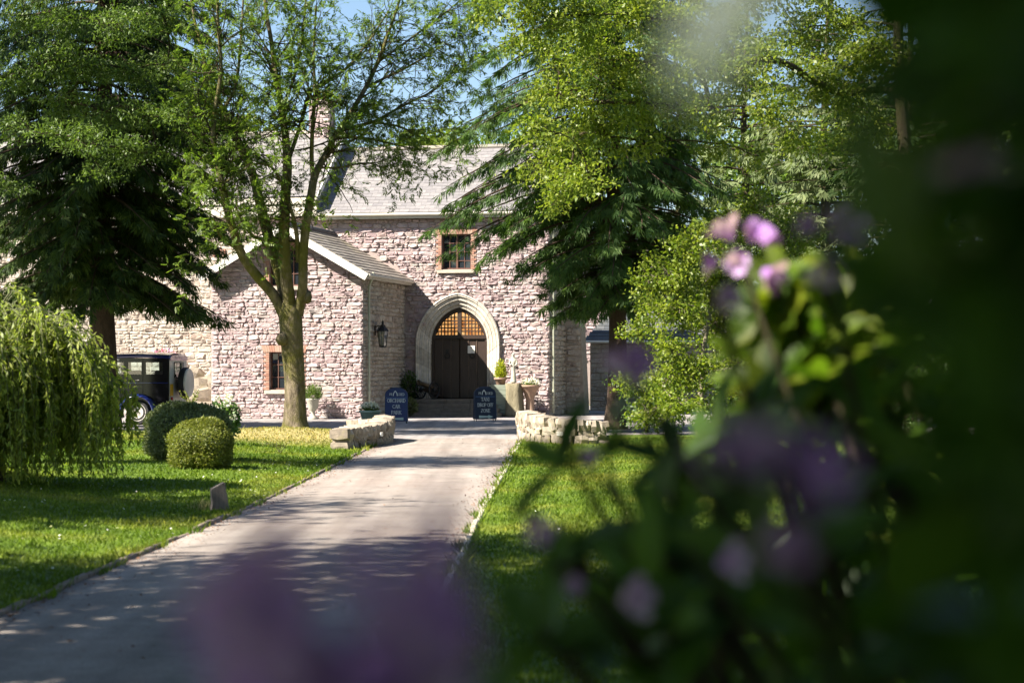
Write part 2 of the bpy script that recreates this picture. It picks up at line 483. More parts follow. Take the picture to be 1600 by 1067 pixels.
def grass_mat(name, blade):
    m, nt, b = new_mat(name)
    g = nd(nt, 'ShaderNodeNewGeometry')
    n1 = nd(nt, 'ShaderNodeTexNoise'); n1.inputs['Scale'].default_value = 0.45; n1.inputs['Detail'].default_value = 5
    nt.links.new(g.outputs['Position'], n1.inputs['Vector'])
    n2 = nd(nt, 'ShaderNodeTexNoise'); n2.inputs['Scale'].default_value = 7.0; n2.inputs['Detail'].default_value = 4
    nt.links.new(g.outputs['Position'], n2.inputs['Vector'])
    c1 = ramp(nt, n1.outputs['Fac'], [(0.28,(0.05,0.095,0.008)),(0.5,(0.095,0.145,0.013)),(0.72,(0.18,0.19,0.03))])
    c2 = ramp(nt, n2.outputs['Fac'], [(0.3,(0.7,0.72,0.7)),(0.7,(1.25,1.22,1.2))])
    c = mixc(nt, 1.0, c1, c2, 'MULTIPLY')
    # worn, dry patch on the bank round the ash tree
    vm = nd(nt, 'ShaderNodeVectorMath', operation='DISTANCE'); vm.inputs[1].default_value = (-5.3, 47.0, 0)
    nt.links.new(g.outputs['Position'], vm.inputs[0])
    ad = nd(nt, 'ShaderNodeMath', operation='MULTIPLY_ADD'); ad.inputs[1].default_value = 3.2
    nt.links.new(n2.outputs['Fac'], ad.inputs[0]); nt.links.new(vm.outputs['Value'], ad.inputs[2])
    df = ramp(nt, ad.outputs[0], [(0.0,(1,1,1)),(1.0,(0,0,0))])
    mr = nd(nt, 'ShaderNodeMapRange'); mr.inputs[1].default_value = 2.8; mr.inputs[2].default_value = 6.2; mr.inputs[3].default_value = 0.85; mr.inputs[4].default_value = 0.0
    nt.links.new(ad.outputs[0], mr.inputs[0])
    c = mixc(nt, mr.outputs[0], c, (0.30,0.245,0.105))
    if blade:
        r = piece_rnd(nt)
        c = mixc(nt, 1.0, c, ramp(nt, r, [(0,(0.75,0.8,0.7)),(0.8,(1.25,1.25,1.1)),(1,(1.9,1.6,1.6))]), 'MULTIPLY')
        t = nd(nt, 'ShaderNodeBsdfTranslucent')
        nt.links.new(mixc(nt, 1.0, c, (1.5,1.6,0.8), 'MULTIPLY'), t.inputs[0])
        x = nd(nt, 'ShaderNodeMixShader'); x.inputs[0].default_value = 0.35
        nt.links.new(b.outputs[0], x.inputs[1]); nt.links.new(t.outputs[0], x.inputs[2])
        nt.links.new(x.outputs[0], nt.nodes['Material Output'].inputs['Surface'])
    else:
        bump(nt, b, n2.outputs['Fac'], 0.6, 0.05)
    nt.links.new(c, b.inputs['Base Color']); b.inputs['Roughness'].default_value = 0.7
    b.inputs['Specular IOR Level'].default_value = 0.25
    return m
M['ground'] = grass_mat('lawn_soil', False)
M['blade'] = grass_mat('grass_blade', True)

def tarmac(name, a, b_, warm):
    m, nt, b = new_mat(name)
    g = nd(nt, 'ShaderNodeNewGeometry')
    def nz(s, d=6, r=0.65):
        n = nd(nt, 'ShaderNodeTexNoise'); n.inputs['Scale'].default_value = s; n.inputs['Detail'].default_value = d; n.inputs['Roughness'].default_value = r
        nt.links.new(g.outputs['Position'], n.inputs['Vector']); return n.outputs['Fac']
    c = ramp(nt, nz(0.5), [(0.3, a), (0.7, b_)])
    c = mixc(nt, ramp(nt, nz(0.23), [(0.45,(0,0,0)),(0.65,(0.5,0.5,0.5))]), c, warm)
    mp_ = nd(nt, 'ShaderNodeMapping'); mp_.inputs['Scale'].default_value = (2.6, 0.10, 1.0); nt.links.new(g.outputs['Position'], mp_.inputs[0])
    tn = nd(nt, 'ShaderNodeTexNoise'); tn.inputs['Scale'].default_value = 1.0; tn.inputs['Detail'].default_value = 4; nt.links.new(mp_.outputs[0], tn.inputs['Vector'])
    c = mixc(nt, 1.0, c, ramp(nt, tn.outputs['Fac'], [(0.32,(0.74,0.71,0.69)),(0.62,(1.12,1.11,1.10))]), 'MULTIPLY')
    c = mixc(nt, 1.0, c, ramp(nt, nz(2.2, 8, 0.75), [(0.32,(0.78,0.76,0.75)),(0.6,(1.06,1.06,1.06))]), 'MULTIPLY')
    c = mixc(nt, 1.0, c, ramp(nt, nz(60, 3, 0.8), [(0.3,(0.72,0.72,0.72)),(0.7,(1.25,1.25,1.25))]), 'MULTIPLY')
    v = nd(nt, 'ShaderNodeTexVoronoi'); v.inputs['Scale'].default_value = 90
    nt.links.new(g.outputs['Position'], v.inputs['Vector'])
    c = mixc(nt, 1.0, c, ramp(nt, v.outputs['Distance'], [(0.0,(1.2,1.2,1.2)),(0.6,(0.8,0.8,0.8))]), 'MULTIPLY')
    nt.links.new(c, b.inputs['Base Color']); b.inputs['Roughness'].default_value = 0.85
    b.inputs['Specular IOR Level'].default_value = 0.25
    bump(nt, b, nz(120, 4, 0.8), 0.5, 0.006)
    return m
M['drive'] = tarmac('worn_pale_tarmac', (0.25,0.22,0.195), (0.33,0.295,0.26), (0.34,0.275,0.235))
M['court'] = tarmac('gravelled_tarmac', (0.24,0.225,0.22), (0.33,0.31,0.30), (0.34,0.30,0.29))
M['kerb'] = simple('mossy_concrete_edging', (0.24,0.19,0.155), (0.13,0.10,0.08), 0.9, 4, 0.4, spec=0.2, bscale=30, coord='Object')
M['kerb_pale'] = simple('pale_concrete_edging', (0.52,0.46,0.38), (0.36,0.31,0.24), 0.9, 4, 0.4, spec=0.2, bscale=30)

# ------------------------------------------------------------------ ground, drive, forecourt
EDGE_Y = np.array([-30, 0, 10.8, 13.6, 16.3, 18.9, 24.6, 31.0, 39.2, 44.0, 47.5])
EDGE_L = np.array([-3.75, -3.65, -3.55, -3.49, -3.41, -3.34, -3.16, -3.08, -3.02, -2.95, -2.9])
EDGE_R = np.array([-0.75, -0.70, -0.605, -0.56, -0.523, -0.47, -0.36, -0.18, 0.0, 0.13, 0.25])
def edge_l(y): return np.interp(y, EDGE_Y, EDGE_L)
def edge_r(y): return np.interp(y, EDGE_Y, EDGE_R)
def height(x, y):
    x = np.asarray(x, float); y = np.asarray(y, float)
    dl = np.clip(edge_l(y) - 0.15 - x, 0, None)
    dr = np.clip(x - edge_r(y) - 0.15, 0, None)
    fade = np.clip((51.5 - y)/6.0, 0, 1)
    h = (0.035*np.minimum(dl, 6) + 0.012*np.minimum(dr, 6))*fade
    h += 0.03*np.sin(x*0.9+y*0.35)*np.clip(dl+dr, 0, 1)*fade
    h += 0.20*np.exp(-(((x+5.6)/2.2)**2 + ((y-48.6)/1.8)**2))*np.clip(dl, 0, 1)
    return h

ax = np.concatenate([[-420,-200,-110,-60,-38,-26], np.arange(-20, 10.01, 0.4), [13,18,26,40,70,120,220,420]])
ay = np.concatenate([[-120,-60,-30,-15,-6], np.arange(0, 56, 0.5), np.arange(57, 84, 3), [90,110,150,220,350,600]])
gx, gy = np.meshgrid(ax, ay, indexing='ij')
gz = height(gx, gy)
V = np.stack([gx, gy, gz], -1).reshape(-1, 3)
ni, nj = gx.shape
ii, jj = np.meshgrid(np.arange(ni-1), np.arange(nj-1), indexing='ij')
a0 = (ii*nj+jj).ravel()
g_o = structure(quad_mesh('ground', V, np.stack([a0, a0+nj, a0+nj+1, a0+1], 1), M['ground'], None, None, True))

ys = np.concatenate([np.arange(-30, 47.6, 0.5)])
mb = MB()
rows = []
for y in ys:
    l, r = float(edge_l(y)), float(edge_r(y))
    rows.append([(l + (r-l)*t, y, 0.006 + 0.025*math.sin(math.pi*t)) for t in np.linspace(0, 1, 7)])
mb.loft(rows, cap=False, closed=False)
structure(mb.build('drive', M['drive'], smooth=True))

# forecourt in front of the house
poly = [(-26,50.6),(-9.5,50.4),(-7.2,50.7),(-5.2,50.9),(-4.2,49.6),(-3.3,47.9),(-2.92,46.6),(0.22,46.6),(0.5,48.4),(1.6,49.0),(5,49.2),(14,49.0),(26,49.5),(26,90),(-26,90)]
me = bpy.data.meshes.new('forecourt')
me.from_pydata([(x, y, 0.010 if y < 90 else 0.012) for x, y in poly], [], [tuple(range(len(poly)))])
me.materials.append(M['court'])
structure(link('forecourt', me))

# edging kerbs, one stone after another
def kerb_line(name, fn, side, y0, y1, mat):
    root = structure(empty(name))
    mbs = []
    rs = np.random.default_rng(3 if side < 0 else 4)
    for k in range(3):
        q = MB(); q.bbox(-0.026, 0.026, 0, 0.912, -0.05, 0.026+0.006*k, 0.007)
        mbs.append(q.mesh('edging_stone', mat))
    y = y0
    while y < y1:
        x = float(fn(y)); x2 = float(fn(y+0.915))
        link('edging_stone', mbs[rs.integers(3)], root, (x+side*0.03+rs.normal()*0.006, y, 0.0+rs.normal()*0.006), (rs.normal()*0.006, rs.normal()*0.05, -math.atan2(x2-x, 0.915)))
        y += 0.915
    return root
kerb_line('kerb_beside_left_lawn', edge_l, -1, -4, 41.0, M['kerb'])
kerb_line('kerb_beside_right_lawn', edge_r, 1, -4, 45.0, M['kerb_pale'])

# ------------------------------------------------------------------ lawn grass
def lawn():
    rs = np.random.default_rng(21)
    n = 500000
    Y = 7.0*np.exp(rs.random(n)*math.log(51/7.0))
    X = (rs.random(n)*2-1)*(Y*0.30+2.6)
    el = edge_l(Y); er = edge_r(Y)
    creep = 0.05*np.sin(Y*3.1)+0.035*np.sin(Y*7.7+1)
    ok = ((X < el+0.01+creep) | (X > er-0.01-creep))
    ok &= ~((Y > 50.3) | ((Y > 47.3) & (X > -4.0)))
    # thinner under the shrubs on the right, which hide it
    ok &= ~((X > 0.22*Y) & (rs.random(n) < 0.45))
    X, Y = X[ok], Y[ok]; n = len(X)
    ov = rs.random(n)
    el = edge_l(Y); er = edge_r(Y)
    nearedge = np.minimum(np.abs(X-el), np.abs(X-er)) < 0.12
    hgt = rs.uniform(0.022, 0.055, n)*np.where(nearedge, 1.9, 1.0)*np.interp(Y, [11, 50], [0.9, 1.25])
    tall = rs.random(n) < 0.01; hgt = np.where(tall, hgt*2.0, hgt)
    wid = 0.0066*np.interp(Y, [7, 11, 25, 50], [0.9, 1.05, 1.9, 3.3])
    az = rs.random(n)*2*math.pi
    lean = rs.normal(size=(n, 2))*0.5
    Z = height(X, Y)-0.004
    S = np.stack([np.cos(az), np.sin(az), np.zeros(n)], 1)*wid[:, None]
    P = np.stack([X, Y, Z], 1)
    T = P + np.stack([lean[:, 0]*hgt, lean[:, 1]*hgt, hgt], 1)
    V = np.stack([P-S, P+S, T], 1).reshape(-1, 3)
    stuff(tag(quad_mesh('lawn_grass', V, np.arange(3*n).reshape(n, 3), M['blade'], None, ov), 'short mown green grass either side of the drive', 'grass'))
    # daisies
    m = 150
    cy = rs.uniform(15, 36, 12)[rs.integers(0, 12, m)]; Y = cy+rs.normal(size=m)*0.5; X = edge_l(Y)-0.1-np.abs(rs.normal(size=m)*0.5+(cy*7.3) % 2.6)
    X2 = edge_r(Y)+0.1+np.abs(rs.normal(size=m))*1.5
    X = np.where(rs.random(m) < 0.8, X, X2)
    q = MB()
    for x, y in zip(X, Y):
        z = float(height(x, y))+rs.uniform(0.035, 0.06); r = rs.uniform(0.009, 0.015)
        t = rs.normal(size=2)*0.4
        q.cur = rs.random()
        q.add([(x+r*math.cos(a), y+r*math.sin(a), z+r*(t[0]*math.cos(a)+t[1]*math.sin(a))) for a in np.arange(6)*math.pi/3], [(0,1,2,3,4,5)])
    stuff(tag(link('daisies', q.mesh('daisies', M['petal_white'], recalc=False)), 'tiny white daisies dotted through the mown lawn', 'daisies'))
lawn()
def litter():
    rs = np.random.default_rng(33); n = 2600
    Y = 11+rs.random(n)**1.3*36; side = rs.random(n) < 0.5
    off = np.abs(rs.normal(size=n))*0.16
    X = np.where(side, edge_l(Y)+0.02+off, edge_r(Y)-0.02-off)
    stray = rs.random(n) < 0.12; X = np.where(stray, edge_l(Y)+rs.random(n)*(edge_r(Y)-edge_l(Y)), X)
    P = np.stack([X, Y, 0.02+0.02*np.sin(np.pi*np.clip((X-edge_l(Y))/(edge_r(Y)-edge_l(Y)), 0, 1))], 1)
    D = np.stack([rs.normal(size=n), rs.normal(size=n), rs.normal(size=n)*0.15], 1)
    stuff(tag(leaves('leaf_litter', P, D, rs.uniform(0.015, 0.05, n), rs.uniform(0.008, 0.025, n), simple('dry_leaf_litter', (0.23,0.12,0.06), (0.12,0.06,0.035), 0.9, 3), None, None, UP0+rs.normal(size=(n, 3))*0.3, 0.1, rs), 'scattered dry brown leaf litter along the drive edges', 'leaf litter'))
UP0 = np.array((0.0, 0.0, 1.0))
litter()

# ------------------------------------------------------------------ rubble masonry
def clip_half(poly, a, b, c):
    """keep a*x+b*z<=c"""
    out = []
    n = len(poly)
    for i in range(n):
        p, q = poly[i], poly[(i+1) % n]
        dp, dq = a*p[0]+b*p[1]-c, a*q[0]+b*q[1]-c
        if dp <= 0: out.append(p)
        if dp*dq < 0:
            t = dp/(dp-dq); out.append((p[0]+(q[0]-p[0])*t, p[1]+(q[1]-p[1])*t))
    return out
def area(p):
    return abs(sum(p[i][0]*p[(i+1) % len(p)][1]-p[(i+1) % len(p)][0]*p[i][1] for i in range(len(p))))/2

def rubble(x0, x1, z0, z1, planes=(), holes=(), skip=None, h=0.17, w=0.33, gap=0.012, seed=0, quoin=None):
    rs = np.random.default_rng(seed)
    polys = []
    z = z0; rows = []
    while z < z1:
        hh = h*rs.uniform(0.62, 1.5); rows.append((z, min(z+hh, z1+0.05))); z += hh
    wob = [(rs.uniform(0.8, 2.2), rs.random()*6, rs.uniform(0.006, 0.022), rs.uniform(3, 6), rs.random()*6) for _ in range(len(rows)+1)]
    def wz(i, x):
        if i == 0: return 0.0
        f, p, a, f2, p2 = wob[i]
        return a*math.sin(f*x+p)+a*0.5*math.sin(f2*x+p2)
    for i, (za, zb) in enumerate(rows):
        x = x0; s0 = 0.0
        while x < x1-0.02:
            ww = w*(rs.uniform(0.45, 1.7) if rs.random() < 0.85 else rs.uniform(1.7, 2.3))
            if quoin and (x == x0 or x1-x < w*2.0): ww = w*rs.uniform(1.0, 1.6)
            xe = min(x+ww, x1)
            if x1-xe < w*0.4: xe = x1
            s1 = 0.0 if xe >= x1 else rs.normal()*0.022
            cells = [(0.0, 1.0)]
            if zb-za > 0.155 and ww < 0.36 and rs.random() < 0.4:
                m_ = rs.uniform(0.4, 0.6); cells = [(0.0, m_), (m_, 1.0)]
            for t0, t1 in cells:
                def P(px, t, s):
                    b = za+wz(i, px); c = zb+wz(i+1, px)
                    return (px+s*(2*t-1), b+(c-b)*t)
                xa, xb = x+gap, xe-gap
                dz = gap/max(zb-za, 0.05)
                t0g, t1g = t0+dz, t1-dz
                xm = (xa+xb)/2+rs.normal()*(xb-xa)*0.08
                cx = min(0.26, 0.035/(xb-xa+1e-6)); ct = 0.2
                j = lambda k=0.010: rs.normal()*k
                L = xb-xa; T = t1g-t0g
                pts = [P(xa+L*cx+abs(j()), t0g, 0), P(xm, t0g+j(0.03), 0), P(xb-L*cx-abs(j()), t0g, 0),
                       P(xb, t0g+T*ct+abs(j(0.05)), s1), P(xb, t1g-T*ct-abs(j(0.05)), s1),
                       P(xb-L*cx-abs(j()), t1g, 0), P(xm+j(0.02), t1g+j(0.03), 0), P(xa+L*cx+abs(j()), t1g, 0),
                       P(xa, t1g-T*ct-abs(j(0.05)), s0), P(xa, t0g+T*ct+abs(j(0.05)), s0)]
                polys.append(pts)
            x = xe; s0 = s1
    out = []
    for p in polys:
        for (a, b, c) in planes:
            p = clip_half(p, a, b, c)
            if len(p) < 3: break
        if len(p) < 3: continue
        for (hx0, hx1, hz0, hz1) in holes:
            xs = [q[0] for q in p]; zs = [q[1] for q in p]
            if max(xs) <= hx0 or min(xs) >= hx1 or max(zs) <= hz0 or min(zs) >= hz1: continue
            opts = [clip_half(p, 1, 0, hx0-gap), clip_half(p, -1, 0, -hx1-gap), clip_half(p, 0, 1, hz0-gap), clip_half(p, 0, -1, -hz1-gap)]
            opts = [o for o in opts if len(o) >= 3]
            p = max(opts, key=area) if opts else []
            if len(p) < 3: break
        if len(p) < 3 or area(p) < 0.0022: continue
        c = (sum(q[0] for q in p)/len(p), sum(q[1] for q in p)/len(p))
        if skip and skip(*c): continue
        out.append(p)
    return out

def stone_geo(poly, rs, mp, proud=(0.028, 0.07), rough=1.0):
    n = len(poly)
    cx = sum(q[0] for q in poly)/n; cz = sum(q[1] for q in poly)/n
    p = rs.uniform(*proud)
    tx, tz = rs.normal(size=2)*0.16*rough
    r0, r1, r2 = [], [], []
    for (x, z) in poly:
        dx, dz = x-cx, z-cz
        r0.append(mp(x, z, -0.03))
        r1.append(mp(cx+dx*0.965, cz+dz*0.95, max(0.006, p*0.5+rs.normal()*0.006*rough)))
        k = rs.uniform(0.62, 0.86)
        r2.append(mp(cx+dx*k, cz+dz*k, max(0.01, p+dx*k*tx+dz*k*tz+rs.normal()*0.011*rough)))
    c = mp(cx+rs.normal()*0.02, cz+rs.normal()*0.01, max(0.012, p+rs.normal()*0.015*rough))
    v = r0+r1+r2+[c]
    f = []
    for j in (0, 1):
        for i in range(n):
            a, b = j*n+i, j*n+(i+1) % n
            f.append((a, b, b+n, a+n))
    for i in range(n): f.append((2*n+i, 2*n+(i+1) % n, 3*n))
    return v, f

def lay_stones(polys, mp, mat, parent, seed, singles=0, proud=(0.028, 0.07), flip=False, rough=1.0, name='stone'):
    rs = np.random.default_rng(seed)
    order = sorted(range(len(polys)), key=lambda i: -area(polys[i]))
    big = set(order[:singles])
    q = MB()
    for i, p in enumerate(polys):
        v, f = stone_geo(p, rs, mp, proud, rough)
        if flip: f = [t[::-1] for t in f]
        if i in big:
            c = np.mean(v, 0)
            s = MB(); s.cur = rs.random(); s.add(np.asarray(v)-c, f)
            link(name, s.mesh(name, mat, recalc=False), parent, tuple(c))
        else:
            q.cur = rs.random(); q.add(v, f)
    if q.v:
        stuff(link('rubble_stones', q.mesh('rubble_stones', mat, recalc=False), parent))

def wall_cells(mb, xs, zs, holes, depth, mp, top=None):
    """solid wall of cells, leaving the holes open"""
    xs = sorted(set([round(x, 4) for x in xs])); zs = sorted(set([round(z, 4) for z in zs]))
    for x0, x1 in zip(xs, xs[1:]):
        for z0, z1 in zip(zs, zs[1:]):
            cx, cz = (x0+x1)/2, (z0+z1)/2
            if any(h[0] < cx < h[1] and h[2] < cz < h[3] for h in holes): continue
            if top:
                ta, tb = top(x0), top(x1)
                p = [(x0, z0), (x1, z0), (x1, z1), (x0, z1)]
                a, b, c = -(tb-ta), (x1-x0), (x1-x0)*ta-(tb-ta)*x0
                p = clip_half(p, a, b, c)
                if len(p) < 3 or area(p) < 1e-4: continue
            else: p = [(x0, z0), (x1, z0), (x1, z1), (x0, z1)]
            n = len(p)
            v = [mp(x, z, 0) for x, z in p]+[mp(x, z, -depth) for x, z in p]
            mb.add(v, [tuple(range(n)), tuple(range(n, 2*n))[::-1]]+[(i, i+n, (i+1) % n+n, (i+1) % n) for i in range(n)])

# ------------------------------------------------------------------ the house
A12 = math.radians(12.0)
OB = (-4.95, 66.1)
ca, sa = math.cos(A12), math.sin(A12)
def fu(px, v):
    k = (px-800.0)/F
    return (k*(OB[1]+ca*v)-OB[0]-sa*v)/(ca+sa*k)
def yw(u, v): return OB[1]-sa*u+ca*v
def fz(py, u, v): return CAMZ-(py-HOR)/F*yw(u, v)
house = tag(empty('manor_house', (OB[0], OB[1], 0), -A12), 'pink and cream rubble stone house with slate roofs, gabled porch wing and pointed arch doorway', 'house')
VM = 5.3                                   # depth of the main front behind the porch front
PW = fu(330, 0)                            # left corner of the porch wing
RID = PW/2
UC = fu(858, VM)                           # right corner of the main front
UL = fu(-120, VM)
EAVE = fz(335, fu(600, VM), VM)
PE = 4.86
PAPEX = 6.38
def prf(u): return PAPEX-(PAPEX-PE)/(abs(PW)/2)*abs(u-RID)

front = lambda v0: (lambda x, z, d: (x, v0-d, z))
right = lambda u0: (lambda x, z, d: (u0+d, x, z))
left_ = lambda u0: (lambda x, z, d: (u0-d, x, z))

def window(parent, u0, u1, z0, z1, v, cols, rows, brick=0.2, frame_mat=None, sill=True, leaves_=2):
    """recessed casement window with brick jambs, flat brick arch, stone sill, glazing bars and panes"""
    fm = frame_mat or M['frame_brown']
    w = empty('window', (0, 0, 0), 0, parent)
    rd = 0.16
    q = MB(); t = 0.055
    q.box(u0, u0+t, v+rd-0.05, v+rd+0.03, z0, z1); q.box(u1-t, u1, v+rd-0.05, v+rd+0.03, z0, z1)
    q.box(u0+t, u1-t, v+rd-0.05, v+rd+0.03, z1-t, z1); q.box(u0+t, u1-t, v+rd-0.05, v+rd+0.03, z0, z0+t)
    if leaves_ == 2:
        um = (u0+u1)/2; q.box(um-0.035, um+0.035, v+rd-0.045, v+rd+0.03, z0+t, z1-t)
    q.build('frame', fm, w)
    b = MB()
    for i in range(1, cols):
        x = u0+(u1-u0)*i/cols
        if leaves_ == 2 and abs(x-(u0+u1)/2) < 0.05: continue
        b.box(x-0.013, x+0.013, v+rd-0.03, v+rd+0.02, z0+t, z1-t)
    for j in range(1, rows):
        z = z0+(z1-z0)*j/rows
        b.box(u0+t, u1-t, v+rd-0.028, v+rd+0.019, z-0.013, z+0.013)
    b.build('glazing_bars', fm, w)
    rs = np.random.default_rng(int(abs(u0*100+z0*10)))
    for i in range(cols):
        for j in range(rows):
            xa, xb = u0+(u1-u0)*i/cols, u0+(u1-u0)*(i+1)/cols
            za, zb = z0+(z1-z0)*j/rows, z0+(z1-z0)*(j+1)/rows
            d = rs.normal(size=3)*0.002
            g = MB(); g.add([(xa, v+rd+d[0], za), (xb, v+rd+d[1], za), (xb, v+rd+d[2], zb), (xa, v+rd+d[0]-d[1]+d[2], zb)], [(0,1,2,3)])
            link('pane', g.mesh('pane', M['window_glass'], recalc=False), w)
    q = MB(); q.box(u0-0.02, u1+0.02, v+rd+0.035, v+rd+0.06, z0-0.02, z1+0.02); q.build('dark_interior', M['dark_void'], w)
    if brick:
        rs = np.random.default_rng(5)
        for side in (0, 1):
            z = z0; k = 0
            while z < z1-0.02:
                L = brick if k % 2 == 0 else brick*0.62
                zt = min(z+0.073, z1)
                q = MB(); q.cur = rs.random()
                xa, xb = (u0-L, u0) if side == 0 else (u1, u1+L)
                q.box(xa+0.004, xb-0.0, v-0.035-rs.random()*0.012, v+rd-0.01, z+0.004, zt-0.004)
                q.build('brick', M['brick'], w); z += 0.077; k += 1
        n = max(6, int((u1-u0+2*brick)/0.078))
        for i in range(n):
            xa = u0-brick+(u1-u0+2*brick)*i/n; xb = xa+(u1-u0+2*brick)/n
            m_ = (u0+u1)/2; sl = 0.10
            q = MB(); q.cur = rs.random()
            q.prism([(xa+0.004, z1+0.004), (xb-0.004, z1+0.004), (xb-0.004+(xb-m_)*sl, z1+0.22), (xa+0.004+(xa-m_)*sl, z1+0.22)], v-0.04-rs.random()*0.012, v+rd-0.01)
            q.build('brick', M['brick'], w)
        q = MB(); q.box(u0-brick+0.01, u0, v-0.012, v+rd-0.012, z0, z1); q.box(u1, u1+brick-0.01, v-0.012, v+rd-0.012, z0, z1)
        q.box(u0-brick+0.01, u1+brick-0.01, v-0.012, v+rd-0.012, z1+0.0, z1+0.21)
        q.build('brick_mortar', M['mortar'], w)
    if sill:
        q = MB(); q.add([(u0-brick*0.7, v-0.13, z0-0.13), (u1+brick*0.7, v-0.13, z0-0.13), (u1+brick*0.7, v+rd, z0-0.13), (u0-brick*0.7, v+rd, z0-0.13),
                         (u0-brick*0.7, v-0.13, z0-0.02), (u1+brick*0.7, v-0.13, z0-0.02), (u1+brick*0.7, v+rd, z0-0.001), (u0-brick*0.7, v+rd, z0-0.001)],
                        [(3,2,1,0),(4,5,6,7),(0,1,5,4),(1,2,6,5),(2,3,7,6),(3,0,4,7)])
        q.build('sill', M['sill'], w)
    return w

# --- porch wing front
pw = empty('porch_wing_front', (0,0,0), 0, house)
wa, wb = fu(421, 0), fu(469, 0)
um = (wa+wb)/2
w_up = (wa, wb, fz(447, um, 0), fz(389, um, 0))
w_lo = (wa, wb, fz(609, um, 0), fz(550, um, 0))
bk = 0.20
holes = [(a-bk, b+bk, c-0.13, d+0.22) for a, b, c, d in (w_up, w_lo)]
raw = [w_up, w_lo]
q = MB()
xs = [PW, wa, wb, RID, 0.0]; zs = [-0.1, w_lo[2], w_lo[3], w_up[2], w_up[3], PE, 7.0]
wall_cells(q, xs, zs, raw, 0.4, front(0.0), prf)
q.build('mortar_wall', M['mortar'], pw)
sl = (PAPEX-PE)/(abs(PW)/2)
planes = [(sl, 1, PAPEX+sl*RID-0.03), (-sl, 1, PAPEX-sl*RID-0.03)]
polys = rubble(PW+0.012, -0.012, 0.0, 6.6, planes, holes, None, 0.125, 0.235, 0.0065, 3, True)
lay_stones(polys, front(0.0), M['stone_pink'], pw, 4, 240, (0.010, 0.052), False, 0.85)
window(house, *w_up, 0.0, 4, 3, bk)
window(house, *w_lo, 0.0, 4, 3, bk)
# --- porch wing flank (in shade, facing right)
q = MB(); pf = empty('porch_wing_flank', (0,0,0), 0, house)
wall_cells(q, [0.42, VM], [-0.1, PE-0.02], [], 0.38, right(-0.004)); q.build('mortar_wall', M['mortar_cream'], pf)
polys = rubble(0.012, VM-0.04, 0.0, PE-0.02, (), (), None, 0.16, 0.27, 0.013, 8)
lay_stones(polys, right(0.0), M['stone_cream'], pf, 9, 0, (0.02, 0.05))
q = MB(); wall_cells(q, [0.42, VM], [-0.1, PE-0.02], [], 0.38, left_(PW+0.004)); q.build('left_flank_wall', M['mortar'], house)

# --- slate roofs
def slate_roof(parent, o, ud, sd, W, L, sw, ex, mat, singles, seed, sag=0.01, name='slate', thick=0.014):
    """slates laid on the plane through o, width along ud, courses up the slope sd"""
    rs = np.random.default_rng(seed)
    o = np.array(o, float); ud = np.array(ud, float); sd = np.array(sd, float); nn = np.cross(ud, sd); nn /= np.linalg.norm(nn)
    cells = []
    k = 0; s = 0.0
    while s < L-0.02:
        x = -(k % 2)*sw/2
        ln = min(ex*1.9, L-s)
        while x < W:
            xa, xb = max(x, 0), min(x+sw, W)
            if xb-xa > 0.04: cells.append((xa, xb, s, ln))
            x += sw
        s += ex; k += 1
    q = MB(); ns = 0
    full = [c for c in cells if c[1]-c[0] > sw*0.95]
    pick = set(full[:singles]) if singles else set()
    def slab(xa, xb, s, ln, c):
        g = 0.004; j = rs.normal(size=4)*0.004
        y0 = s+j[0]
        lift = thick*1.9
        v = []
        for (x, y, n_) in ((xa+g, y0, lift+0.004), (xb-g, y0+j[1], lift+0.004+j[2]*0.6), (xb-g, s+ln, 0.008), (xa+g, s+ln, 0.008)):
            v.append(o+ud*x+sd*y+nn*n_-c)
        for (x, y, n_) in ((xa+g, y0, lift+0.004+thick), (xb-g, y0+j[1], lift+0.004+thick+j[2]*0.6), (xb-g, s+ln, 0.008+thick*0.5), (xa+g, s+ln, 0.008+thick*0.5)):
            v.append(o+ud*x+sd*y+nn*n_-c)
        return v, [(3,2,1,0),(4,5,6,7),(0,1,5,4),(1,2,6,5),(2,3,7,6),(3,0,4,7)]
    shared = []
    for c in cells:
        if c in pick:
            if len(shared) < 6:
                m_ = MB(); m_.cur = rs.random(); xa, xb, s, ln = c
                v, f = slab(0, sw, 0, ex*1.9, o); m_.add(v, f); shared.append(m_.mesh(name, mat, recalc=False))
            link(name, shared[rs.integers(len(shared))], parent, tuple(o+ud*c[0]+sd*c[2]))
        else:
            q.cur = rs.random(); v, f = slab(*c, np.zeros(3)); q.add(v, f)
    if q.v: stuff(link('roof_slates', q.mesh('roof_slates', mat, recalc=False), parent))

def roof_plane(name, parent, o, ud, sd, W, L, mat, thick=0.1):
    o = np.array(o, float); ud = np.array(ud, float); sd = np.array(sd, float); nn = np.cross(ud, sd)
    v = [o, o+ud*W, o+ud*W+sd*L, o+sd*L]; v += [p-nn*thick for p in v]
    return MB().add(v, [(0,1,2,3),(7,6,5,4),(0,4,5,1),(1,5,6,2),(2,6,7,3),(3,7,4,0)]).build(name, mat, parent)

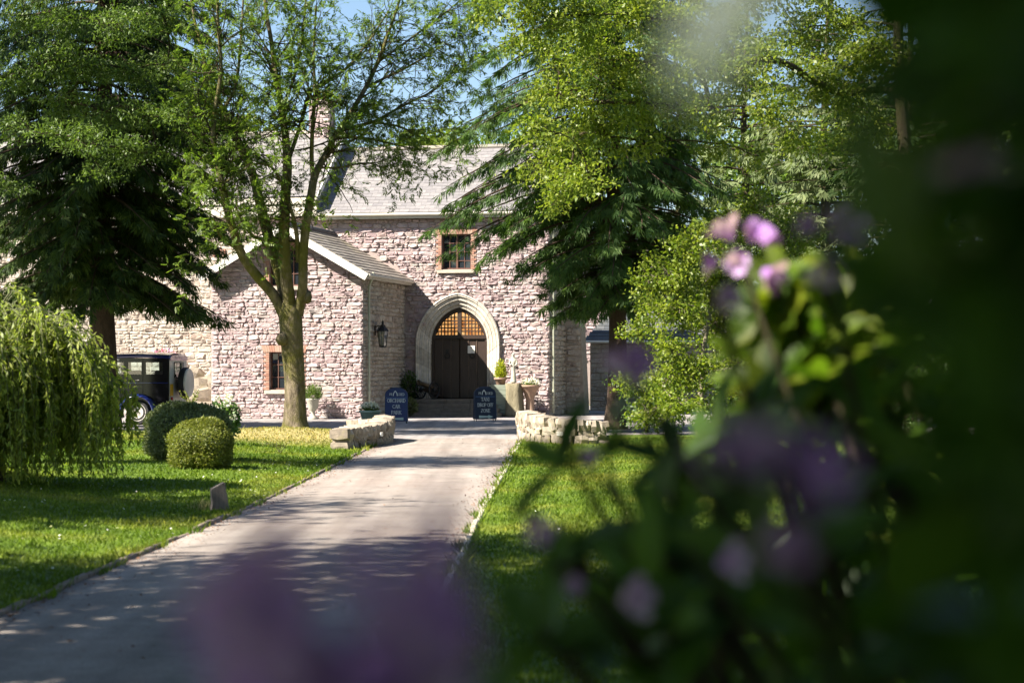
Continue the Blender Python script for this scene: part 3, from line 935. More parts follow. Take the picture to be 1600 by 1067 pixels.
PIT = math.radians(37)
sd_m = (0, math.cos(PIT), math.sin(PIT))
RL = 3.5/math.cos(PIT)
EV = VM-0.28
UV = fu(496, EV)                            # verge between the raised left roof and the right roof
ev_z = EAVE+0.02
rr = empty('main_roof', (0,0,0), 0, house)
roof_plane('deck', rr, (UV-0.3, EV, ev_z-0.02), (1,0,0), sd_m, UC+0.15-UV+0.3, RL, M['lead'])
slate_roof(rr, (UV-0.2, EV-0.03, ev_z), (1,0,0), sd_m, UC+0.15-UV+0.2, RL, 0.36, 0.215, M['slate'], 210, 31, thick=0.009)
LIFT = 0.62
lr = empty('raised_roof', (0,0,0), 0, house)
RL2 = RL+0.12
roof_plane('deck', lr, (UL, EV-0.06, ev_z+LIFT-0.03), (1,0,0), sd_m, UV-UL-0.01, RL2, M['lead'], 0.5)
slate_roof(lr, (UL, EV-0.1, ev_z+LIFT), (1,0,0), sd_m, UV-UL, RL2, 0.36, 0.215, M['slate'], 0, 32, thick=0.009)
sdb = (0, -math.cos(PIT), math.sin(PIT))
VB = EV+2*3.5
roof_plane('rear_roof_slope', house, (UC+0.15, VB, ev_z-0.02), (-1,0,0), sdb, UC+0.15-UV, RL, M['slate_dark'])
roof_plane('rear_roof_slope', house, (UV-0.01, VB+0.06, ev_z+LIFT-0.03), (-1,0,0), sdb, UV-UL, RL2, M['slate_dark'], 0.4)
rz = ev_z+RL*math.sin(PIT); rv = EV+3.5
q = MB(); q.tube([(UV, rv, rz+0.03), (UC+0.15, rv, rz+0.03)], 0.11, 8); q.build('ridge_tiles', M['slate_porch'], house)
q = MB(); q.tube([(UL, rv+0.03, rz+LIFT+0.10), (UV, rv+0.03, rz+LIFT+0.10)], 0.11, 8); q.build('ridge_tiles', M['slate_porch'], house)
# verge board of the raised roof
q = MB(); o = np.array((UV+0.012, EV-0.1, ev_z+LIFT-0.08)); s_ = np.array(sd_m)
q.beam(o, o+s_*(RL2+0.05), 0.03, 0.20, (0, -s_[2], s_[1])); q.build('verge_board', M['white_paint'], house)
# --- main front: left and right stretches
wm = (fu(690, VM), fu(736, VM)); umm = sum(wm)/2
w_m = (wm[0], wm[1], fz(421, umm, VM), fz(366, umm, VM))
DU = fu(716, VM)                            # door centre
def zz(py): return fz(py, DU, VM)
HWI, HWO = (fu(760, VM)-fu(672, VM))/2, (fu(780, VM)-fu(648, VM))/2
SPR, APX, APXO, FLOOR = zz(537), zz(480), zz(458), zz(623)
def arch_pts(hw, spring, apex, n=14):
    r = apex-spring; R = (r*r+hw*hw)/(2*hw)
    th = math.asin(min(1, r/R)) if R >= hw else math.pi/2
    lp = [( -hw+R-R*math.cos(t), spring+R*math.sin(t)) for t in np.linspace(0, th, n)]
    lp[-1] = (0.0, apex)
    return lp
def arch_out(hw, apex, base=None):
    l = arch_pts(hw, SPR, apex)
    l = [(-hw, FLOOR-0.02 if base is None else base)]+l
    return l+[(-x, z) for x, z in l[::-1][1:]]
def arch_top(x, hw, apex):
    o = arch_pts(hw, SPR, apex); xs_ = [p[0] for p in o]; zs_ = [p[1] for p in o]
    return float(np.interp(-abs(x), xs_, zs_))
HM, AM = HWI+0.33, APX+0.31
dh = []
cols = np.linspace(-HM, HM, 25)
for x0, x1 in zip(cols, cols[1:]):
    dh.append((DU+x0, DU+x1, -1, max(arch_top(x0, HM, AM), arch_top(x1, HM, AM))))
fr = empty('main_front', (0,0,0), 0, house)
q = MB()
wall_cells(q, [PW-0.01, UC, w_m[0], w_m[1]]+[DU+x for x in cols], [-0.1, w_m[2], w_m[3], EAVE]+[h_[3] for h_ in dh], [w_m]+dh, 0.4, front(VM))
q.build('mortar_wall', M['mortar'], fr)
def in_arch(x, z):
    if z < 0.45 and DU-1.75 < x < DU+1.5: return True
    return abs(x-DU) < HWO-0.05 and z < arch_top(x-DU, HWO-0.05, APXO-0.08)
hm = (w_m[0]-bk, w_m[1]+bk, w_m[2]-0.13, w_m[3]+0.22)
polys = rubble(PW+0.3, UC-0.012, 0.0, EAVE-0.03, (), [hm], lambda x, z: in_arch(x, z) or (x < 0.10 and z < (prf(x)+0.22 if x < 0.0 else PE-0.1)), 0.13, 0.25, 0.0065, 13, True)
lay_stones(polys, front(VM), M['stone_pink'], fr, 15, 60, (0.010, 0.06), False, 0.95)
window(house, *w_m, VM, 4, 4, bk)
lf = empty('left_front', (0,0,0), 0, house)
wl = (fu(77, VM), fu(103, VM)); w_l = (wl[0], wl[1], fz(450, wl[0], VM), fz(402, wl[0], VM))
q = MB(); wall_cells(q, [UL, PW-0.02, wl[0], wl[1]], [-0.1, w_l[2], w_l[3], EAVE+LIFT-0.05], [w_l], 0.4, front(VM)); q.build('mortar_wall', M['mortar_cream'], lf)
u2 = (fu(334, VM), fu(352, VM))
hb = (u2[0]-0.02, u2[1]+0.02, fz(401, u2[0], VM), fz(390, u2[0], VM))
polys = rubble(UL, PW+0.3, 0.0, EAVE-0.03, (), [(w_l[0]-bk, w_l[1]+bk, w_l[2]-0.13, w_l[3]+0.22), hb], None, 0.16, 0.30, 0.009, 17)
lay_stones(polys, front(VM), M['stone_cream'], lf, 18, 0, (0.012, 0.045), False, 0.9)
window(house, *w_l, VM, 3, 3, bk)
rs = np.random.default_rng(2)
for i in range(7):
    xa = hb[0]+(hb[1]-hb[0])*i/7; xb = hb[0]+(hb[1]-hb[0])*(i+1)/7
    q = MB(); q.cur = rs.random(); q.box(xa+0.006, xb-0.006, VM-0.05-rs.random()*0.01, VM+0.05, hb[2], hb[3]); q.build('brick', M['brick'], lf)
# --- right flank and gable, rear wall
def grf(v): return ev_z+math.tan(PIT)*(3.5-abs(v-rv))-0.06
q = MB(); rf_ = empty('right_flank', (0,0,0), 0, house)
wall_cells(q, [VM+0.41, rv, VB-0.3], [-0.1, EAVE-0.2, 12], [], 0.4, right(UC-0.004), grf); q.build('mortar_wall', M['mortar_cream'], rf_)
tp = math.tan(PIT)
polys = rubble(VM+0.012, VB-0.3, 0.0, EAVE+1.6, [(tp, 1, ev_z-0.1+tp*(rv+3.5)), (-tp, 1, ev_z-0.1-tp*(rv-3.5))], (), None, 0.17, 0.33, 0.013, 23)
lay_stones(polys, right(UC), M['stone_cream'], rf_, 24, 0, (0.02, 0.05))
q = MB(); q.box(UL, UC-0.05, VB-0.3, VB-0.29, -0.1, EAVE); q.build('rear_wall', M['mortar_cream'], house)
# buttress on the flank
q = MB(); q.loft([[(UC+0.02, 8.3, 0), (UC+0.75, 8.3, 0), (UC+0.75, 9.3, 0), (UC+0.02, 9.3, 0)], [(UC+0.02, 8.3, 3.2), (UC+0.6, 8.3, 3.2), (UC+0.6, 9.3, 3.2), (UC+0.02, 9.3, 3.2)], [(UC+0.02, 8.3, 4.6), (UC+0.06, 8.3, 4.6), (UC+0.06, 9.3, 4.6), (UC+0.02, 9.3, 4.6)]])
bt = q.build('buttress', M['mortar_cream'], house)
lay_stones(rubble(UC+0.06, UC+0.6, 0, 3.2, (), (), None, 0.17, 0.3, 0.012, 41), front(8.3), M['stone_cream'], bt, 42, 0, (0.02, 0.05))
# --- eaves boards, gutters, downpipes
q = MB(); q.box(UV+0.03, UC+0.12, EV-0.02, EV+0.03, ev_z-0.20, ev_z+0.0); q.build('fascia_board', M['cream_paint'], house)
q = MB(); q.box(UL, UV-0.02, EV-0.09, EV-0.04, ev_z+LIFT-0.24, ev_z+LIFT-0.02); q.build('fascia_board', M['cream_paint'], house)
q = MB(); q.box(UL, UV-0.02, EV-0.04, VM-0.02, ev_z-0.06, ev_z+LIFT-0.26); q.build('soffit', M['cream_paint'], house)
q = MB(); q.tube([(UV+0.03, EV-0.06, ev_z-0.05), (UC+0.14, EV-0.06, ev_z-0.07)], 0.055, 8); q.build('gutter', M['cream_paint'], house)
def downpipe(u, v, ztop, bend, out=None):
    q = MB()
    z = np.linspace(ztop-0.45, 0.12, 8)
    pts = [(bend[0], bend[1], ztop), (bend[0], bend[1], ztop-0.10), ((bend[0]+u)/2, (bend[1]+v)/2, ztop-0.28)]+[(u, v, t) for t in z]
    q.tube(pts, 0.042, 10); p = q.build('downpipe', M['pipe'], house, smooth=True)
    for zc in (ztop-0.5, ztop*0.55, 0.9):
        c = MB(); c.lathe([(0.056, -0.05), (0.058, 0), (0.056, 0.05)], 10, (u, v, zc)); c.build('pipe_collar', M['pipe'], p)
    return p
downpipe(0.12, 0.32, PE+0.02, (0.30, 0.2))
downpipe(UC+0.13, VM+0.12, EAVE-0.1, (UC+0.1, VM-0.2))
# --- porch roof
p_s = np.array((-(abs(PW)/2), 0, -(PAPEX-PE))); plen = np.linalg.norm(p_s)
su_l = np.array((abs(PW)/2, 0, (PAPEX-PE)))/plen      # up the left slope
su_r = np.array((-abs(PW)/2, 0, (PAPEX-PE)))/plen
OVS, OVF = 0.30, 0.45
ro = np.array((0, 0, PE))-su_r*OVS+np.array((0, 0, 0.10))
lo = np.array((PW, 0, PE))-su_l*OVS+np.array((0, 0, 0.10))
pr = empty('porch_roof', (0,0,0), 0, house)
RLn = plen+OVS
roof_plane('deck', pr, ro+np.array((0,-OVF,0)), (0,1,0), su_r, VM+OVF, RLn, M['lead'], 0.08)
slate_roof(pr, ro+np.array((0,-OVF,0.0))-su_r*0.03, (0,1,0), su_r, VM+OVF-0.02, RLn, 0.45, 0.26, M['slate_porch'], 90, 33, thick=0.02)
roof_plane('deck', pr, lo+np.array((0,VM,0)), (0,-1,0), su_l, VM+OVF, RLn, M['lead'], 0.08)
slate_roof(pr, lo+np.array((0,VM-0.02,0.0))-su_l*0.03, (0,-1,0), su_l, VM+OVF-0.02, RLn, 0.45, 0.26, M['slate_porch'], 0, 34, thick=0.02)
q = MB(); q.tube([(RID, -OVF, PAPEX+0.16), (RID, VM, PAPEX+0.16)], 0.10, 8); q.build('ridge_tiles', M['slate_dark'], house)
for s_, o_, nm in ((su_l, lo, 'barge_board'), (su_r, ro, 'barge_board')):
    q = MB(); a = o_+np.array((0, -OVF-0.02, -0.11)); n_ = np.array((-s_[2], 0, s_[0])) if s_[0] > 0 else np.array((s_[2], 0, -s_[0]))
    q.beam(a, a+s_*(RLn-0.06), 0.035, 0.24, n_)
    q.build(nm, M['white_paint'], house)
q = MB(); q.box(ro[0]-0.02, ro[0]+0.02, -OVF+0.01, VM-0.05, ro[2]-0.16, ro[2]-0.02); q.build('eaves_board', M['cream_paint'], house)
q = MB(); q.tube([(ro[0]+0.07, -OVF+0.0, ro[2]-0.05), (ro[0]+0.07, VM-0.1, ro[2]-0.05)], 0.055, 8); q.build('gutter', M['cream_paint'], house)
q = MB(); q.box(0.0, ro[0]-0.03, -OVF+0.02, VM-0.05, ro[2]-0.15, ro[2]-0.12); q.build('soffit', M['cream_paint'], house)
# --- chimney on the raised roof
cu = (fu(487, rv), fu(519, rv)); cz0, cz1 = rz+LIFT-0.7, fz(165, cu[0], rv)
ch = empty('chimney', (0,0,0), 0, house)
q = MB(); q.box(cu[0], cu[1], rv-0.35, rv+0.35, cz0, cz1); q.build('stack', M['mortar'], ch)
lay_stones(rubble(cu[0], cu[1], cz0, cz1, (), (), None, 0.15, 0.26, 0.01, 51), front(rv-0.35), M['stone_pink'], ch, 52, 0, (0.01, 0.03))
lay_stones(rubble(rv-0.35, rv+0.35, cz0, cz1, (), (), None, 0.15, 0.26, 0.01, 53), right(cu[1]), M['stone_pink'], ch, 54, 0, (0.01, 0.03))
q = MB(); q.box(cu[0]-0.07, cu[1]+0.07, rv-0.42, rv+0.42, cz1, cz1+0.13); q.build('cap', M['sill'], ch)
for k in (0.28, 0.72):
    q = MB(); q.lathe([(0.13, 0), (0.12, 0.3), (0.14, 0.34), (0.14, 0.4), (0.1, 0.4), (0.1, 0.2)], 12, (cu[0]+(cu[1]-cu[0])*k, rv, cz1+0.13), False)
    q.build('chimney_pot', M['brick'], ch, smooth=True)
# --- pointed arch doorway
dw = empty('doorway', (DU, VM, 0), 0, house)
def ring_face(mb, hw0, ap0, y0, hw1, ap1, y1):
    a = arch_out(hw0, ap0); b = arch_out(hw1, ap1); n = len(a)
    v = [(x, y0, z) for x, z in a]+[(x, y1, z) for x, z in b]
    mb.add(v, [(i, i+1, n+i+1, n+i) for i in range(n-1)])
prof = [(1.0, 0.06), (1.0, -0.125), (0.93, -0.15), (0.86, -0.125), (0.80, -0.125), (0.74, -0.06), (0.70, -0.075), (0.62, -0.06), (0.52, -0.06), (0.46, 0.02), (0.42, 0.0), (0.34, 0.02), (0.24, 0.02), (0.18, 0.09), (0.13, 0.07), (0.06, 0.10), (0.0, 0.10), (0.0, 0.36)]
def resample(hw, ap, fr):
    p = np.array(arch_out(hw, ap)); d = np.concatenate([[0], np.cumsum(np.linalg.norm(np.diff(p, axis=0), axis=1))]); d /= d[-1]
    return np.stack([np.interp(fr, d, p[:, 0]), np.interp(fr, d, p[:, 1])], 1)
f_ = lambda t: (HWI+(HWO-HWI)*t, APX+(APXO-APX)*t)
def moulding(fr, dy):
    q = MB(); rows = [[(x, y+dy, z) for x, z in resample(*f_(t), fr)] for t, y in prof]
    q.loft(rows, False, False)
    return q
q = moulding(np.linspace(0, 1, 61), 0.014); q.build('mortar_bed', M['mortar_cream'], dw)
cuts = [0, .075, .145, .215, .285, .35, .41, .46, .5, .54, .59, .65, .715, .785, .855, .925, 1.0]
rs = np.random.default_rng(55)
for c0, c1 in zip(cuts, cuts[1:]):
    q = moulding(np.linspace(c0+0.0007, c1-0.0007, 6), rs.normal()*0.003); q.r = [rs.random()]*len(q.f)
    q.build('voussoir', M['dressed'], dw)
q = MB(); ring_face(q, HWI+0.02, APX+0.02, 0.20, HWI-0.10, APX-0.11, 0.20); ring_face(q, HWI-0.10, APX-0.11, 0.20, HWI-0.10, APX-0.11, 0.34)
q.build('door_frame', M['dark_wood'], dw)
ZT = zz(527)                                # transom
q = MB(); q.box(-HWI+0.02, HWI-0.02, 0.17, 0.30, ZT-0.05, ZT+0.09); q.build('transom', M['dark_wood'], dw)
tp_ = arch_top(0.0, HWI-0.1, APX-0.11)
q = MB(); q.box(-0.075, 0.075, 0.18, 0.29, ZT+0.09, tp_+0.06); q.build('mullion', M['dark_wood'], dw)
for s_ in (-1, 1):
    leaf = empty('door_leaf', (0,0,0), 0, dw)
    x0, x1 = (0.012, HWI-0.10) if s_ > 0 else (-HWI+0.10, -0.012)
    n = 3
    for i in range(n):
        a = x0+(x1-x0)*i/n; b = x0+(x1-x0)*(i+1)/n
        q = MB(); q.bbox(a+0.008, b-0.008, 0.232+0.004*((i+1) % 2), 0.28, FLOOR+0.03, ZT-0.055, 0.012); q.build('board', M['dark_wood'], leaf)
        if i: 
            q = MB(); q.box(a-0.012, a+0.012, 0.215, 0.24, FLOOR+0.03, ZT-0.055); q.build('cover_strip', simple('worn_oak_strip', (0.11,0.07,0.05), (0.06,0.038,0.027), 0.5, 6), leaf)
    q = MB(); q.box(x0, x1, 0.281, 0.29, FLOOR+0.01, ZT-0.05); q.build('ledge', M['dark_wood'], leaf)
    xm = s_*0.46
    q = MB(); q.lathe([(0.05, -0.015), (0.06, 0), (0.05, 0.02)], 12, (0, 0, 0)); 
    h_ = MB(); h_.ring((xm, 0.20, zz(556)), 0.085, 0.018, 1, 16, 6); h_.box(xm-0.05, xm+0.05, 0.205, 0.235, zz(552), zz(546)); h_.build('knocker', M['iron'], leaf, smooth=False)
    # fanlight half: lattice in front of lit amber glass
    lat = empty('lattice_light', (0,0,0), 0, dw)
    hx = HWI-0.10
    def lt(x): return arch_top(x, HWI-0.13, APX-0.15)
    N = 8
    pts = [(s_*(0.075+(hx-0.085)*i/16)) for i in range(17)]
    g = MB(); vv = [(x, 0.272, ZT+0.09) for x in pts]+[(x, 0.272, max(ZT+0.1, lt(x))) for x in pts]
    g.add(vv, [(i, i+1, 18+i, 17+i) for i in range(16)]); link('amber_glass', g.mesh('amber_glass', M['amber'], recalc=False), lat)
    for i in range(1, 7):
        x = s_*(0.075+(hx-0.085)*i/7)
        if lt(x)-ZT > 0.16:
            q = MB(); q.box(x-0.019, x+0.019, 0.235, 0.268, ZT+0.08, lt(x)+0.03); q.build('lattice_bar', M['dark_wood'], lat)
    for j in range(1, 9):
        z = ZT+0.09+j*0.125
        xm2 = max([abs(x) for x in pts if lt(x) > z+0.02] or [0])
        if xm2 > 0.15:
            q = MB(); a, b = sorted((s_*0.06, s_*(xm2+0.05))); q.box(a, b, 0.222, 0.236, z-0.022, z+0.022); q.build('lattice_bar', M['dark_wood'], lat)
q = MB(); q.box(0.30, 0.56, 0.195, 0.212, zz(552), zz(540)); nt_ = q.build('notice', M['plate_stone'], dw)
q = MB(); q.box(0.41, 0.45, 0.190, 0.1949, zz(543.5), zz(541.5)); q.build('printed_mark', M['iron'], nt_)
q = MB(); q.box(-HWI, HWI, 0.36, 0.37, FLOOR, APX); q.build('dark_interior', M['dark_void'], dw)
# --- steps
st = empty('entrance_steps', (DU, VM, 0), 0, house)
n = 4
for i in range(n):
    zt = FLOOR*(n-i)/n-0.004; z0 = zt-FLOOR/n
    y0 = -1.15-0.32*i
    w_ = 1.62+0.10*i
    q = MB(); xs_ = np.linspace(-w_-0.35, w_, 5)
    rs = np.random.default_rng(i)
    for a, b in zip(xs_, xs_[1:]):
        q = MB(); q.bbox(a+0.004, b-0.004, y0+rs.normal()*0.006, 0.10, 0.0-0.02, zt+rs.normal()*0.003, 0.02); q.build('step_stone', M['step_stone'], st)

# ------------------------------------------------------------------ outbuilding and far cottage behind the right corner
ob = tag(empty('slate_roofed_outbuilding', (3.1, 79.0, 0), -A12), 'low stone outbuilding with a dark hipped slate roof behind the house corner', 'outbuilding')
q = MB(); q.box(0, 6.5, 0, 4.5, -0.05, 2.78); q.build('wall', M['mortar_cream'], ob)
lay_stones(rubble(0.02, 6.48, 0, 2.76, (), (), None, 0.17, 0.33, 0.012, 61), front(0), M['stone_cream'], ob, 62, 0, (0.02, 0.05))
e = 0.2
A_ = [(-e,-e,2.8),(6.5+e,-e,2.8),(6.5+e,4.5+e,2.8),(-e,4.5+e,2.8),(1.0,2.25,4.6),(5.2,2.25,4.6)]
rfo = MB().add(A_, [(0,1,5,4),(1,2,5),(2,3,4,5),(3,0,4)]).build('roof', M['slate_dark'], ob)
s3 = np.array((0.0, 2.45, 1.8)); L3 = np.linalg.norm(s3); s3 /= L3
slq = MB(); rs = np.random.default_rng(71)
for k in range(int(L3/0.24)):
    t = k*0.24/L3; xa, xb = -e+1.2*t+0.05, 6.7-1.5*t-0.05
    x = xa
    while x < xb-0.1:
        x2 = min(x+0.36, xb); y = -e+2.45*t; z = 2.8+1.8*t
        slq.cur = rs.random()
        o_ = np.array((0, y, z)); n_ = np.array((0, -s3[2], s3[1]))
        pts = [np.array((x+.004, 0, 0))+o_+n_*0.035, np.array((x2-.004, 0, 0))+o_+n_*0.035, np.array((x2-.004, 0, 0))+o_+s3*0.3+n_*0.015, np.array((x+.004, 0, 0))+o_+s3*0.3+n_*0.015]
        slq.add(pts+[p-n_*0.012 for p in pts], [(0,1,2,3),(0,4,5,1),(1,5,6,2),(3,7,4,0)])
        x = x2
stuff(link('roof_slates', slq.mesh('roof_slates', M['slate_dark']), rfo))
q = MB(); q.tube([(-0.25,-0.25,2.74),(6.75,-0.25,2.72)], 0.055, 8); q.build('gutter', M['white_paint'], ob)
q = MB(); q.tube([(4.7,-0.1,2.7),(4.7,-0.1,0.05)], 0.04, 8); q.build('downpipe', M['pipe'], ob)

fc = tag(empty('far_cottage', (1.8, 92.0, 0), -0.05), 'sunlit stone cottage gable with one small square window, glimpsed beyond the outbuilding', 'cottage')
q = MB(); wa2 = (2.15, 2.75, 4.55, 5.15)
gf = lambda x: 8.2-abs(x-4.2)*0.62
wall_cells(q, [0, 2.15, 2.75, 4.2, 8.4], [-0.05, 4.55, 5.15, 5.6, 9], [wa2], 0.4, front(0.0), gf); q.build('wall', M['mortar'], fc)
lay_stones(rubble(0, 8.4, 2.0, 8.2, [(0.62,1,8.2+0.62*4.2),(-0.62,1,8.2-0.62*4.2)], [wa2], None, 0.2, 0.4, 0.014, 65), front(0), M['stone_pink'], fc, 66, 0)
window(fc, *wa2, 0.0, 2, 2, 0.0, None, False, 1)
for s_ in (-1, 1):
    a = np.array((4.2+s_*4.7, -0.3, 8.2-4.7*0.62+0.12)); b = np.array((4.2, -0.3, 8.32))
    v = [a, b, b+(0,8,0), a+(0,8,0)]; v += [p-np.array((0,0,0.14)) for p in v]
    MB().add(v, [(0,1,2,3),(7,6,5,4),(0,4,5,1),(1,5,6,2),(2,6,7,3),(3,7,4,0)]).build('roof_slope', M['slate_dark'], fc)

# ------------------------------------------------------------------ low stone walls either side of the drive mouth
def rock_mesh(sx, sy, sz, rs, sq=0.55, rough=0.06):
    """a worn block: a cube sphere with a lumpy skin"""
    v = []; idx = {}
    f = []
    g = [-1, 0, 1]
    def vid(p):
        if p not in idx:
            d = np.array(p, float); n = d/np.linalg.norm(d)
            k = d*(1-sq)+n*sq*1.15
            k = k*(1+rs.normal()*rough)
            idx[p] = len(v); v.append((k[0]*sx/2, k[1]*sy/2, k[2]*sz/2))
        return idx[p]
    for ax_ in range(3):
        for s in (-1, 1):
            for i in (-1, 0):
                for j in (-1, 0):
                    quad = []
                    for (a, b) in ((i, j), (i+1, j), (i+1, j+1), (i, j+1)):
                        p = [0, 0, 0]; p[ax_] = s; p[(ax_+1) % 3] = a; p[(ax_+2) % 3] = b
                        quad.append(vid(tuple(p)))
                    f.append(tuple(quad if s > 0 else quad[::-1]))
    return v, f
def low_wall(name, label, path, heights, seed, plaque):
    rs = np.random.default_rng(seed)
    path = np.array(path, float)
    seg = np.linalg.norm(np.diff(path, axis=0), axis=1); cum = np.concatenate([[0], np.cumsum(seg)])
    Lt = cum[-1]
    P = lambda s: np.array([np.interp(s, cum, path[:, 0]), np.interp(s, cum, path[:, 1])])
    o = P(Lt/2)
    root = tag(empty(name, (o[0], o[1], 0)), label, 'wall')
    def place(nm, s, lat, z, sx, sy, sz, sq, tilt=0.0):
        p = P(s); d = P(min(s+0.05, Lt))-P(max(s-0.05, 0)); an = math.atan2(d[1], d[0])
        n_ = np.array((-math.sin(an), math.cos(an)))
        v, f = rock_mesh(sx, sy, sz, rs, sq, 0.085)
        m_ = MB(); m_.cur = rs.random(); m_.add(v, f)
        c = p+n_*lat-o
        link(nm, m_.mesh(nm, M['stone_grey'], smooth=False), root, (c[0], c[1], z), (rs.normal()*0.04, tilt, an+rs.normal()*0.04))
    for row, (za, zb) in enumerate(((0.0, 0.19), (0.19, 0.36))):
        s = 0.12*row
        while s < Lt:
            w = rs.uniform(0.18, 0.36)
            hh = np.interp(s+w/2, np.linspace(0, Lt, len(heights)), heights)/0.55
            place('stone', s+w/2, 0, (za+zb)/2*hh, w*1.06, 0.42, (zb-za)*hh*1.12, 0.26)
            s += w
    s = 0.0
    while s < Lt:
        w = rs.uniform(0.11, 0.20)
        hh = np.interp(s+w/2, np.linspace(0, Lt, len(heights)), heights)
        place('cope_stone', s+w/2, 0, hh*0.82-0.01, w*1.12, 0.47, 0.30*hh/0.55, 0.42, rs.normal()*0.12)
        s += w
    if plaque is not None:
        pl = MB(); pl.bbox(-0.075, 0.075, 0, 0.03, -0.045, 0.045, 0.006)
        link('plaque', pl.mesh('plaque', M['plate_stone']), root, (plaque[0]-o[0], plaque[1]-o[1], plaque[2]), (0, 0, plaque[3]))
    return root
low_wall('low_stone_wall', 'short curved lichened stone wall beside the grass bank and ash tree', [(-3.62,41.6),(-3.35,42.6),(-3.10,43.8),(-2.92,45.2),(-2.98,46.6),(-3.3,47.6),(-3.85,48.2)], [0.40,0.44,0.44,0.50,0.56,0.46,0.40], 91, (-3.02+0.20, 43.3, 0.26, math.radians(78)))
low_wall('low_stone_wall', 'low curved rubble wall with rounded cope on the conifer side of the drive', [(0.36,48.9),(0.34,47.6),(0.45,46.3),(0.85,45.4),(1.5,45.1),(2.1,45.15)], [0.48,0.60,0.64,0.60,0.52,0.46], 92, (1.08, 44.93, 0.22, math.radians(-8)))

# ------------------------------------------------------------------ slate marker stone on the left lawn
p = gnd(342, 798)
zb = float(height(p[0], p[1]))
q = MB(); q.prism([(-0.105,-0.06),(0.10,-0.06),(0.115,0.04),(0.085,0.20),(0.055,0.335),(0.035,0.345),(-0.085,0.275),(-0.11,0.262),(-0.095,0.10)], -0.035, 0.04, 0.012)
sl_ = q.build('slate_marker', simple('riven_slate', (0.13,0.11,0.095), (0.05,0.043,0.038), 0.7, 7, 0.7, bscale=22, stretch=(3,3,0.6)), None, (p[0], p[1], zb), (math.radians(-4), math.radians(3), math.radians(18)))
tag(sl_, 'small upright slab of rough grey slate set in the lawn edge', 'stone')
rs = np.random.default_rng(8); n = 60
P_ = np.stack([p[0]-0.16+rs.normal(size=n)*0.07, p[1]+rs.normal(size=n)*0.07, np.full(n, zb)], 1)
D_ = np.stack([rs.normal(size=n)*0.3, rs.normal(size=n)*0.3, np.ones(n)], 1)
tag(leaves('dry_grass_tuft', P_, D_, rs.uniform(0.1, 0.2, n), 0.008, simple('dry_straw', (0.32,0.27,0.12), (0.2,0.2,0.06), 0.8)), 'tuft of tall dry grass beside the slate slab', 'grass tuft')

# ------------------------------------------------------------------ lettering
def arc(cx, cy, rx, ry, a0, a1, n=9):
    return [(cx+rx*math.cos(math.radians(a0+(a1-a0)*i/n)), cy+ry*math.sin(math.radians(a0+(a1-a0)*i/n))) for i in range(n+1)]
GL = {  # strokes: (points, weight); width
 'O': ([(arc(.42,.5,.36,.44,0,360,18), 1)], .84), 'C': ([(arc(.45,.5,.38,.44,50,310,14), 1)], .80),
 'R': ([([(.15,0),(.15,1)],1.3),([(.15,.97)]+arc(.42,.74,.24,.23,90,-90,8)+[(.15,.5)],.9),([(.42,.5),(.78,.02)],1.2)], .82),
 'H': ([([(.14,0),(.14,1)],1.3),([(.74,0),(.74,1)],1.3),([(.14,.5),(.74,.5)],.8)], .88),
 'A': ([([(.06,0),(.42,1)],.8),([(.42,1),(.78,0)],1.3),([(.2,.33),(.64,.33)],.7)], .84),
 'D': ([([(.15,0),(.15,1)],1.3),([(.15,.97)]+arc(.38,.5,.38,.46,90,-90,10)+[(.15,.03)],1)], .84),
 'P': ([([(.15,0),(.15,1)],1.3),([(.15,.97)]+arc(.42,.72,.26,.25,90,-90,8)+[(.15,.46)],.9)], .74),
 'K': ([([(.15,0),(.15,1)],1.3),([(.72,1),(.16,.42)],.8),([(.36,.6),(.78,0)],1.2)], .82),
 'T': ([([(.4,0),(.4,1)],1.3),([(.04,.95),(.76,.95)],.9),([(.06,.95),(.06,.78)],.7),([(.74,.95),(.74,.78)],.7)], .80),
 'X': ([([(.08,1),(.74,0)],1.3),([(.72,1),(.08,0)],.8)], .82), 'I': ([([(.2,0),(.2,1)],1.3)], .42),
 'F': ([([(.15,0),(.15,1)],1.3),([(.15,.96),(.66,.96)],.8),([(.15,.52),(.54,.52)],.8),([(.65,.96),(.65,.8)],.7)], .70),
 'E': ([([(.15,0),(.15,1)],1.3),([(.15,.96),(.68,.96)],.8),([(.15,.52),(.54,.52)],.8),([(.15,.04),(.7,.04)],.8)], .74),
 'Z': ([([(.08,.95),(.70,.95)],.8),([(.70,.95),(.08,.05)],1.3),([(.08,.05),(.72,.05)],.8)], .80),
 'N': ([([(.14,0),(.14,1)],.8),([(.14,1),(.74,0)],1.3),([(.74,0),(.74,1)],.8)], .88), ' ': ([], .36)}
SERIF = {'R':[(.15,0),(.15,1)],'H':[(.14,0),(.14,1),(.74,0),(.74,1)],'A':[(.06,0),(.78,0)],'D':[(.15,0),(.15,1)],'P':[(.15,0),(.15,1)],'K':[(.15,0),(.15,1),(.78,0),(.72,1)],'T':[(.4,0)],'X':[(.08,0),(.74,0),(.08,1),(.72,1)],'I':[(.2,0),(.2,1)],'F':[(.15,0),(.15,1)],'E':[(.15,0),(.15,1)],'N':[(.14,0),(.14,1),(.74,1)]}
